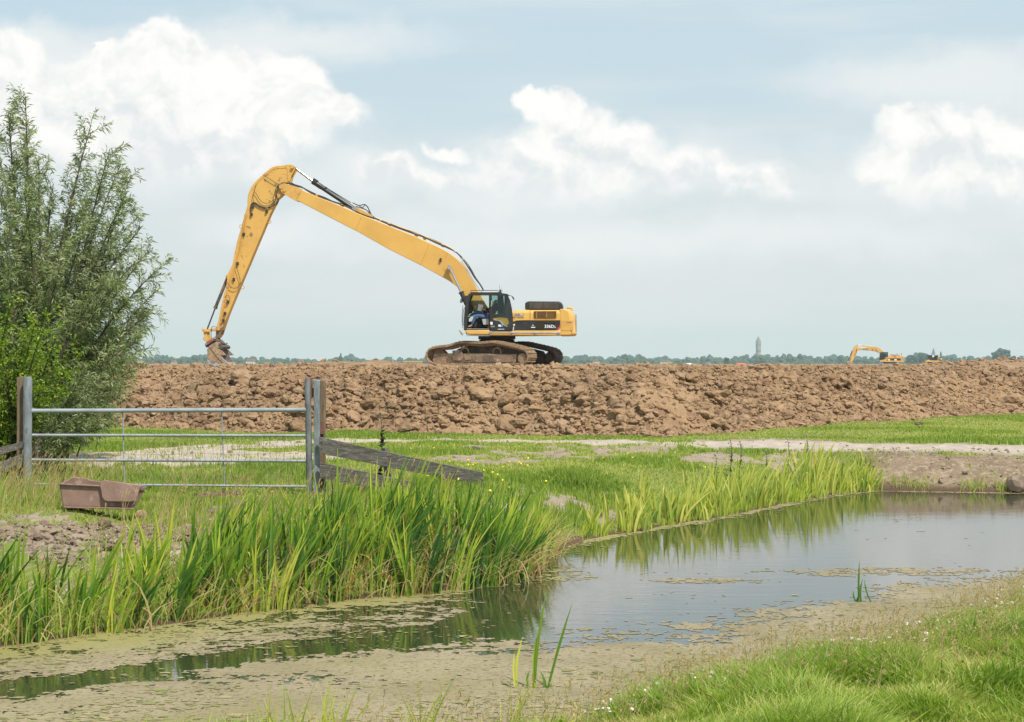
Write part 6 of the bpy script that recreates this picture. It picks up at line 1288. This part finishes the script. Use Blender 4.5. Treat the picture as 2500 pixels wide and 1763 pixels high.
skinned('body', [((0, 0, 0), .15), ((.03, 0, .3), .17), ((.02, 0, .52), .08), ((0, 0, .66), .10), ((0, 0, .78), .09), ((-.1, -.22, .4), .06), ((-.3, -.2, .2), .05), ((-.45, -.15, .3), .04), ((-.45, -.1, 0), .09), ((-.5, -.1, -.4), .06), ((-.1, .22, .4), .06), ((-.3, .2, .2), .05), ((-.45, .15, .3), .04), ((-.45, .1, 0), .09), ((-.5, .1, -.4), .06)], [(0, 1), (1, 2), (2, 3), (3, 4), (1, 5), (5, 6), (6, 7), (0, 8), (8, 9), (1, 10), (10, 11), (11, 12), (0, 13), (13, 14)], SKIN, p2)
skinned('orange_jacket', [((0, 0, 0), .2), ((.03, 0, .3), .23), ((0, 0, .5), .12), ((-.1, -.24, .4), .09), ((-.3, -.22, .2), .08)], [(0, 1), (1, 2), (1, 3), (3, 4)], VEST, p2)
bo2 = fp('boom', [(345, 195), (385, 185), (480, 183), (560, 178), (640, 160), (740, 158), (800, 175), (860, 220), (915, 275), (900, 300), (810, 290), (760, 262), (680, 248), (480, 232), (385, 235), (350, 225)], -0.35, 0.35, YF, bevel=0.03); fp('boom_stripe', [(460, 225), (500, 200), (580, 196), (560, 228)], -0.37, -0.34, BLK, bo2); fp('stripe_panel', [(505, 205), (550, 204), (545, 224), (505, 224)], -0.39, -0.36, simple('grey_panel', (.35, .35, .36)), bo2)
fp('boom_lug', [(668, 208), (680, 208), (680, 244), (668, 244)], -0.4, -0.34, BLKM, bo2); fp('boom_light_edge', [(735, 205), (750, 205), (810, 285), (795, 290)], -0.5, -0.36, GREYM, bo2)
st2 = fp('stick', [(355, 120), (375, 112), (383, 190), (365, 240), (330, 330), (250, 490), (235, 535), (205, 535), (215, 470), (250, 300), (265, 240), (300, 160)], -0.28, 0.28, YF, bevel=0.03)
MB().tube([D(378, 122), D(460, 130)], 0.09, 8).build('piston_rod', GREYM, e2); MB().tube([D(460, 130), D(650, 160)], 0.14, 8).build('stick_cylinder', YEL_D, e2); MB().tube([D(265, 240, -.1), D(215, 360, -.1)], 0.12, 8).build('bucket_cylinder', BLKM, e2); MB().tube([D(215, 360, -.1), D(165, 460, -.1)], 0.06, 8).build('piston_rod', RODD, e2)
MB().tube([D(350, 205, -.3), D(350, 260, -.35), D(340, 310, -.35), D(300, 340, -.3)], 0.05, 6).build('hose', HOSE, e2); fp('bucket', [(140, 480), (215, 465), (235, 535), (230, 565), (150, 560)], -0.6, 0.6, MUD, bevel=0.05); fp('linkage', [(150, 455), (225, 470), (220, 485), (150, 475)], -0.4, 0.4, YEL_D)
tr2 = fp('slew_ring', [(870, 478), (1200, 478), (1180, 495), (890, 495)], -1, 1, BLKM)
for yy in (-1.55, 0.95):
    P = D.xz([(850, 555), (845, 520), (870, 495), (1000, 490), (1180, 492), (1225, 505), (1235, 555), (1200, 575), (880, 575)], 0); mb = belt_mesh(P, 0.3, 0.22); mb.v = [(v[0], v[1]+yy+0.3, v[2]) for v in mb.v]; mb.build('track_belt', MUDD, e2); MB().prism(D.xz([(880, 520), (1200, 520), (1200, 560), (880, 560)], 0), yy+.1, yy+.5).build('track_frame', MUDD, e2)
# ------------------------------------------------------------------ bulldozer, mostly hidden by the rise
BO = (W(2274, 888, 380).x, 380.0, 1.75); bd = empty('bulldozer', BO, 0, 'yellow bulldozer with dark cab half hidden behind the soil at right', 'bulldozer'); D = Tr(BO, 0, (2050, 830), 8.504)
def bp(name, pts, y0, y1, mat, parent=None, bevel=0.0): return MB().prism(D.xz(pts, 0), y0, y1).build(name, mat, parent or bd, bevel=bevel)
bb = bp('body', [(1775, 520), (1775, 470), (1800, 440), (1845, 430), (1860, 450), (2020, 450), (2030, 470), (2030, 520)], -1, 1.2, YF, bevel=0.1)
cb = bp('cab', [(1845, 350), (1870, 350), (1880, 450), (1855, 450)], -0.9, 0.9, BLK); bp('roof', [(1822, 340), (2022, 340), (2026, 362), (1824, 362)], -1.1, 1.1, BLK, cb, bevel=0.05); bp('rear_pillar', [(1985, 360), (2015, 360), (2015, 450), (1990, 450)], -0.9, 0.9, BLK, cb); bp('cab_window', [(1870, 362), (1990, 362), (1990, 448), (1880, 448)], -0.85, 0.85, GLASSD, cb); bp('windscreen_bar', [(1925, 362), (1932, 362), (1940, 450), (1933, 450)], -0.92, -0.86, BLK, cb)
bp('roof_sign', [(1890, 345), (1930, 343), (1935, 372), (1900, 378)], -1.25, -1.1, WHITE, cb); MB().tube([D(2030, 330, -.6), D(2030, 455, -.6)], 0.17, 10).build('exhaust_stack', YF, bd); bp('rear_lamp', [(2070, 400), (2110, 398), (2120, 440), (2090, 450), (2068, 430)], -.6, .4, YF, bevel=0.1); bp('lamp_bracket', [(2028, 450), (2120, 440), (2125, 470), (2030, 490)], -.4, .2, YF)
for yy in (-1.5, 1.0):
    P = D.xz([(1760, 560), (1765, 500), (1800, 480), (2060, 480), (2100, 510), (2100, 560), (2060, 580), (1800, 580)], 0); mb = belt_mesh(P, 0.28, 0.22); mb.v = [(v[0], v[1]+yy+.25, v[2]) for v in mb.v]; mb.build('track_belt', MUDD, bd)
bp('blade', [(1730, 580), (1725, 520), (1745, 490), (1755, 520), (1760, 580)], -1.8, 1.8, YF, bevel=0.03)
e2.location.z += 0.22; p2.location.z += 0.22; bd.location.z += 0.22
# ------------------------------------------------------------------ small things out on the soil field
def small(name, label, cat, sx0, sy0, sx1, sy1, Y, mat, dome=True, depth=3.0):
    a = W(sx0, sy1, Y); b = W(sx1, sy0, Y); w = b.x-a.x; h = b.z-a.z+0.4; mb = MB(); n = 10; vs = []; fs = []
    for j in range(n+1):
        v_ = j/n
        for i in range(n+1):
            u_ = i/n; hh = h*min(1, (1-abs(2*u_-1)**4))*min(1, (1-abs(2*v_-1)**4)) if dome else h; vs.append(((u_-.5)*w, (v_-.5)*depth, hh*(0.93+0.07*math.sin(i*2.3+j))))
    for j in range(n): fs += [(j*(n+1)+i, j*(n+1)+i+1, (j+1)*(n+1)+i+1, (j+1)*(n+1)+i) for i in range(n)]
    mb.add(vs, fs); o = mb.build(name, mat, ang=60); o.location = ((a.x+b.x)/2, Y, a.z-0.4); return tag(o, label, cat)
small('tarpaulin', 'low white tarpaulin mound on the horizon right of the excavator', 'tarpaulin', 1668, 886, 1694, 893, 260, simple('white_tarp', (.8, .8, .8), rough=.5)); small('tarpaulin', 'flat red tarpaulin mound on the horizon left of the tower', 'tarpaulin', 1788, 886, 1828, 893, 260, simple('red_tarp', (.62, .10, .09), rough=.5))
def pkg(name, label, cat, pts, Y, mat):
    o = MB(); P = [W(a, b, Y) for a, b in pts]; c = P[0].copy(); o.prism([(p.x-c.x, p.z-c.z) for p in P], -.4, .4); ob = o.build(name, mat, bevel=.03); ob.location = c; return tag(ob, label, cat)
BLT = simple('blue_tarp', (.06, .25, .50), rough=.5)
pkg('fuel_tank', 'small light blue tank on the horizon between the white and red mounds', 'tank', [(1724, 894), (1724, 886), (1727, 883), (1732, 883), (1735, 886), (1735, 894)], 250, BLT); pkg('traffic_marker', 'blue marker stand in front of the small far excavator', 'marker', [(2144, 896), (2147, 886), (2149, 884), (2152, 886), (2156, 896), (2150, 891)], 300, BLT)
for sx0, sx1, lb in ((985, 1003, 'low yellow barrier frame on the horizon behind a soil heap'), (1004, 1031, 'yellow barrier frame on the horizon just left of the excavator tracks')):
    Y = 170.0; a = W(sx0, 892, Y); e = empty('barrier', a, 0, lb, 'barrier'); w = (sx1-sx0)/F*Y; h = (892-883)/F*Y
    MB().box((w/2, 0, h), (w, .10, .09)).build('top_rail', YF, e); MB().box((w/2, 0, h*.55), (w, .05, .04)).build('middle_rail', YF, e)
    for k in (0.06, .94): MB().tube([(w*k, 0, -.4), (w*k, 0, h)], .035, 6).build('leg', YF, e)
# ------------------------------------------------------------------ horizon: woods, trees, houses, towers
rng = np.random.default_rng(77)
prof = [(-600, 868), (200, 874), (330, 874), (400, 870), (440, 873), (480, 869), (520, 870), (560, 872), (600, 875), (650, 875), (700, 877), (722, 876), (760, 880), (800, 882), (818, 874), (835, 868), (850, 873), (880, 877), (930, 880), (960, 879), (1000, 877), (1040, 877), (1100, 875), (1180, 875), (1280, 872), (1340, 872), (1400, 874), (1440, 870), (1480, 875),
        (1530, 870), (1560, 872), (1600, 877), (1640, 874), (1680, 877), (1720, 873), (1760, 875), (1800, 873), (1850, 868), (1880, 872), (1920, 870), (1960, 870), (2000, 872), (2060, 871), (2140, 873), (2200, 874), (2225, 868), (2260, 866), (2290, 872), (2330, 870), (2380, 872), (2420, 874), (2500, 876), (2600, 870), (3200, 868)]
def woods(name, label, Y, mat, seed, dy, step, wmul=1.0, xr=(-400, 3000)):
    r_ = np.random.default_rng(seed); sx = np.arange(xr[0], xr[1], step)+r_.uniform(-2, 2, len(np.arange(xr[0], xr[1], step)))
    top = np.interp(sx, [p[0] for p in prof], [p[1] for p in prof])+dy+r_.normal(0, 1.6, len(sx)); n = len(sx)
    x = (sx-CX)/F*Y; ztop = EYE-(top-HY)/F*Y; rad = np.clip(r_.uniform(2.6, 5.0, n)*wmul*Y/2000, 2, 9); P = []; S = []
    for i in range(n):
        for k in range(5): P.append((x[i]+r_.normal(0, rad[i]*.45), Y+r_.uniform(-25, 25), max(1.0, ztop[i]-rad[i]*0.7-k*rad[i]*.55+r_.normal(0, .4)))); S.append(rad[i]*r_.uniform(.55, 1.0))
    V, Fa, k = lumps(r_, np.array(P), np.array(S), 2, 0.12, 0.85); o = mesh_np(name, V, Fa, mat, smooth=False); return tag(o, label, 'woodland', kind='stuff')
woods('far_woods', 'hazy blue green line of woods along the whole horizon', 2300, FARLEAF, 1, -2.0, 8, 1.2); woods('near_woods', 'darker belt of trees low on the horizon', 1750, FARLEAF2, 2, 2.5, 10, 1.1)
def far_tree(label, sx, top, halfw, Y, seed, mat=FARLEAF, cone=False):
    r_ = np.random.default_rng(seed); p = W(sx, 888, Y); h = (888-top)/F*Y+1.7; w = halfw/F*Y; e = empty('tree', (p.x, Y, 0), 0, label, 'tree'); MB().tube([(0, 0, 0), (0, 0, h*.5)], [w*.10+.1, w*.06+.06], 7).build('trunk', BARK, e)
    n = 46; P = []; S = []
    for i in range(n):
        an = r_.uniform(0, 6.28); u_ = r_.uniform(0, 1)**.5; zz = r_.uniform(-1, 1); rr = math.sqrt(max(0, 1-zz*zz))*u_
        if cone: zz = r_.uniform(-1, 1); rr = (1-(zz+1)/2)*u_
        P.append((math.cos(an)*rr*w*.82, math.sin(an)*rr*w*.82, h*.60+zz*h*.34)); S.append(w*r_.uniform(.16, .34)*(0.7 if cone else 1))
    V, Fa, k = lumps(r_, np.array(P), np.array(S), 2, 0.14, .9); mesh_np('crown', V, Fa, mat, e); return e
far_tree('big round tree standing alone above the horizon near the right edge', 2444, 852, 24, 1500, 1); far_tree('small round tree just right of the big round one', 2476, 869, 8, 1500, 2); far_tree('tall clump tree rising left of the distant bulldozer', 2228, 866, 15, 1500, 3); far_tree('broad tree right of the small far excavator', 2252, 863, 17, 1520, 4)
far_tree('pointed tree on the horizon just right of the bulldozer', 2297, 858, 8, 1600, 5, cone=True); far_tree('dark small tree between the blue tank and the red mound', 1774, 873, 8, 1200, 6); far_tree('tree with a tall spiky top above the woods left of centre', 832, 862, 9, 1600, 7, cone=True); far_tree('tree on the horizon between the counterweight and the tower', 1527, 864, 9, 1900, 8)
far_tree('round tree right of the water tower on the horizon', 1953, 865, 9, 1800, 9); far_tree('small spindly tree right of the tower', 1900, 866, 4, 1800, 10, cone=True); far_tree('leftmost tree of the horizon seen right of the willow', 405, 868, 11, 1800, 11); far_tree('tree on the horizon just left of the bucket', 478, 867, 13, 1800, 12); far_tree('small tree right of the far digger arm', 2050, 869, 8, 1700, 13)
WT = simple('pale_tower_brick', (0.32, 0.29, 0.27), (0.27, 0.25, 0.23), rough=.9, scale=.1)
p = W(1851.5, 888, 2600); tw = empty('water_tower', (p.x, 2600, 0), 0, 'tall pale water tower with pointed roof on the horizon', 'tower'); s_ = 2600/F; h0 = (888-834)*s_+1.7; r0 = 6.2*s_
MB().tube([(0, 0, 0), (0, 0, h0*.72), (0, 0, h0*.74), (0, 0, h0-1.2), (0, 0, h0-1.0), (0, 0, h0)], [r0, r0*.97, r0*1.06, r0*1.06, r0*1.14, r0*1.14], 12).build('shaft', WT, tw, ang=20); MB().tube([(0, 0, h0), (0, 0, h0+(834-820)*s_*.93), (0, 0, h0+(834-818)*s_)], [r0*1.10, r0*.08, .1], 12).build('roof', simple('slate_roof', (.16, .17, .19), rough=.8), tw, ang=20)
mb = MB()
for k in range(4):
    for zz in (.2, .4, .6, .85): an = -math.pi/2+(k-1.5)*.5; mb.box((r0*1.02*math.cos(an), r0*1.02*math.sin(an), h0*zz), (.9, .9, 2.4), Matrix.Rotation(an, 3, 'Z'))
mb.each('window', BLKM, tw)
p = W(2279, 888, 2600); sp_ = empty('church_spire', (p.x, 2600, 0), 0, 'thin church spire rising behind the bulldozer', 'spire'); MB().box((0, 0, 8), (5, 5, 18)).build('tower', WT, sp_); MB().tube([(0, 0, 17), (0, 0, 27)], [3.2, .1], 8).build('steeple', simple('dark_slate', (.08, .09, .1)), sp_, ang=20)
HW = simple('pale_house_wall', (.55, .52, .48), rough=.9); HR = simple('brown_tile_roof', (.22, .12, .09), rough=.9)
for i, (sx, w_, zt, lb) in enumerate([(612, 20, 6.5, 'pale farmhouse in the trees right of the bucket'), (735, 13, 6.0, 'small house with reddish roof on the horizon left of centre'), (1455, 16, 6.0, 'pale low house in the trees right of the counterweight'), (1625, 26, 5.5, 'long low building at the foot of the woods before the white mound'), (540, 9, 5.0, 'small white house close right of the bucket'), (425, 12, 5.0, 'pale shed on the horizon right of the willow')]):
    p = W(sx, 888, 1650); e = empty('house', (p.x, 1650, 0), 0, lb, 'house'); ww = w_*1650/F; MB().box((0, 0, zt*.3), (ww, 8, zt*.6)).build('wall', HW, e)
    MB().prism([(-ww/2-.4, zt*.6), (ww/2+.4, zt*.6), (ww/2-1.5, zt), (-ww/2+1.5, zt)], -4.3, 4.3).build('roof', HR, e); mb = MB()
    for k in range(3): mb.box((ww*(k-1)*.28, -4.02, zt*.3), (1.0, .08, 1.1))
    mb.each('window', BLKM, e)
# ------------------------------------------------------------------ haze: one closed box of thin air round everything
hm = bpy.data.materials.new('hazy_air'); hm.use_nodes = True; nt = hm.node_tree; nt.nodes.clear(); ou = nt.nodes.new('ShaderNodeOutputMaterial'); pv = nt.nodes.new('ShaderNodeVolumePrincipled')
pv.inputs['Color'].default_value = (0.72, 0.88, 1.0, 1); pv.inputs['Density'].default_value = 0.00017; pv.inputs['Anisotropy'].default_value = 0.2; nt.links.new(pv.outputs[0], ou.inputs['Volume'])
hz = MB().box((0, 2050, 32), (8400, 4400, 70.6)).build('haze', hm); tag(hz, kind='stuff')

for ob in COL.objects:
    if ob.parent is None and 'category' in ob and 'group' not in ob:
        g_ = {'thistle': 'thistles behind the pale reeds', 'post': 'posts of the field gate', 'tree': None, 'house': 'houses among the trees on the horizon', 'barrier': 'yellow barrier frames on the soil field', 'tarpaulin': 'tarpaulins on the soil field', 'fence': 'plank fences on both sides of the gate', 'excavator': 'excavators', 'clod': 'lone clods of earth', 'stone': 'stones'}.get(ob['category'])
        if ob['category'] == 'tree' and ob.location.y > 500: g_ = 'trees standing out on the horizon'
        if ob.name.startswith('reed_clump'): g_ = 'reed clumps standing in the water'
        if g_: ob['group'] = g_
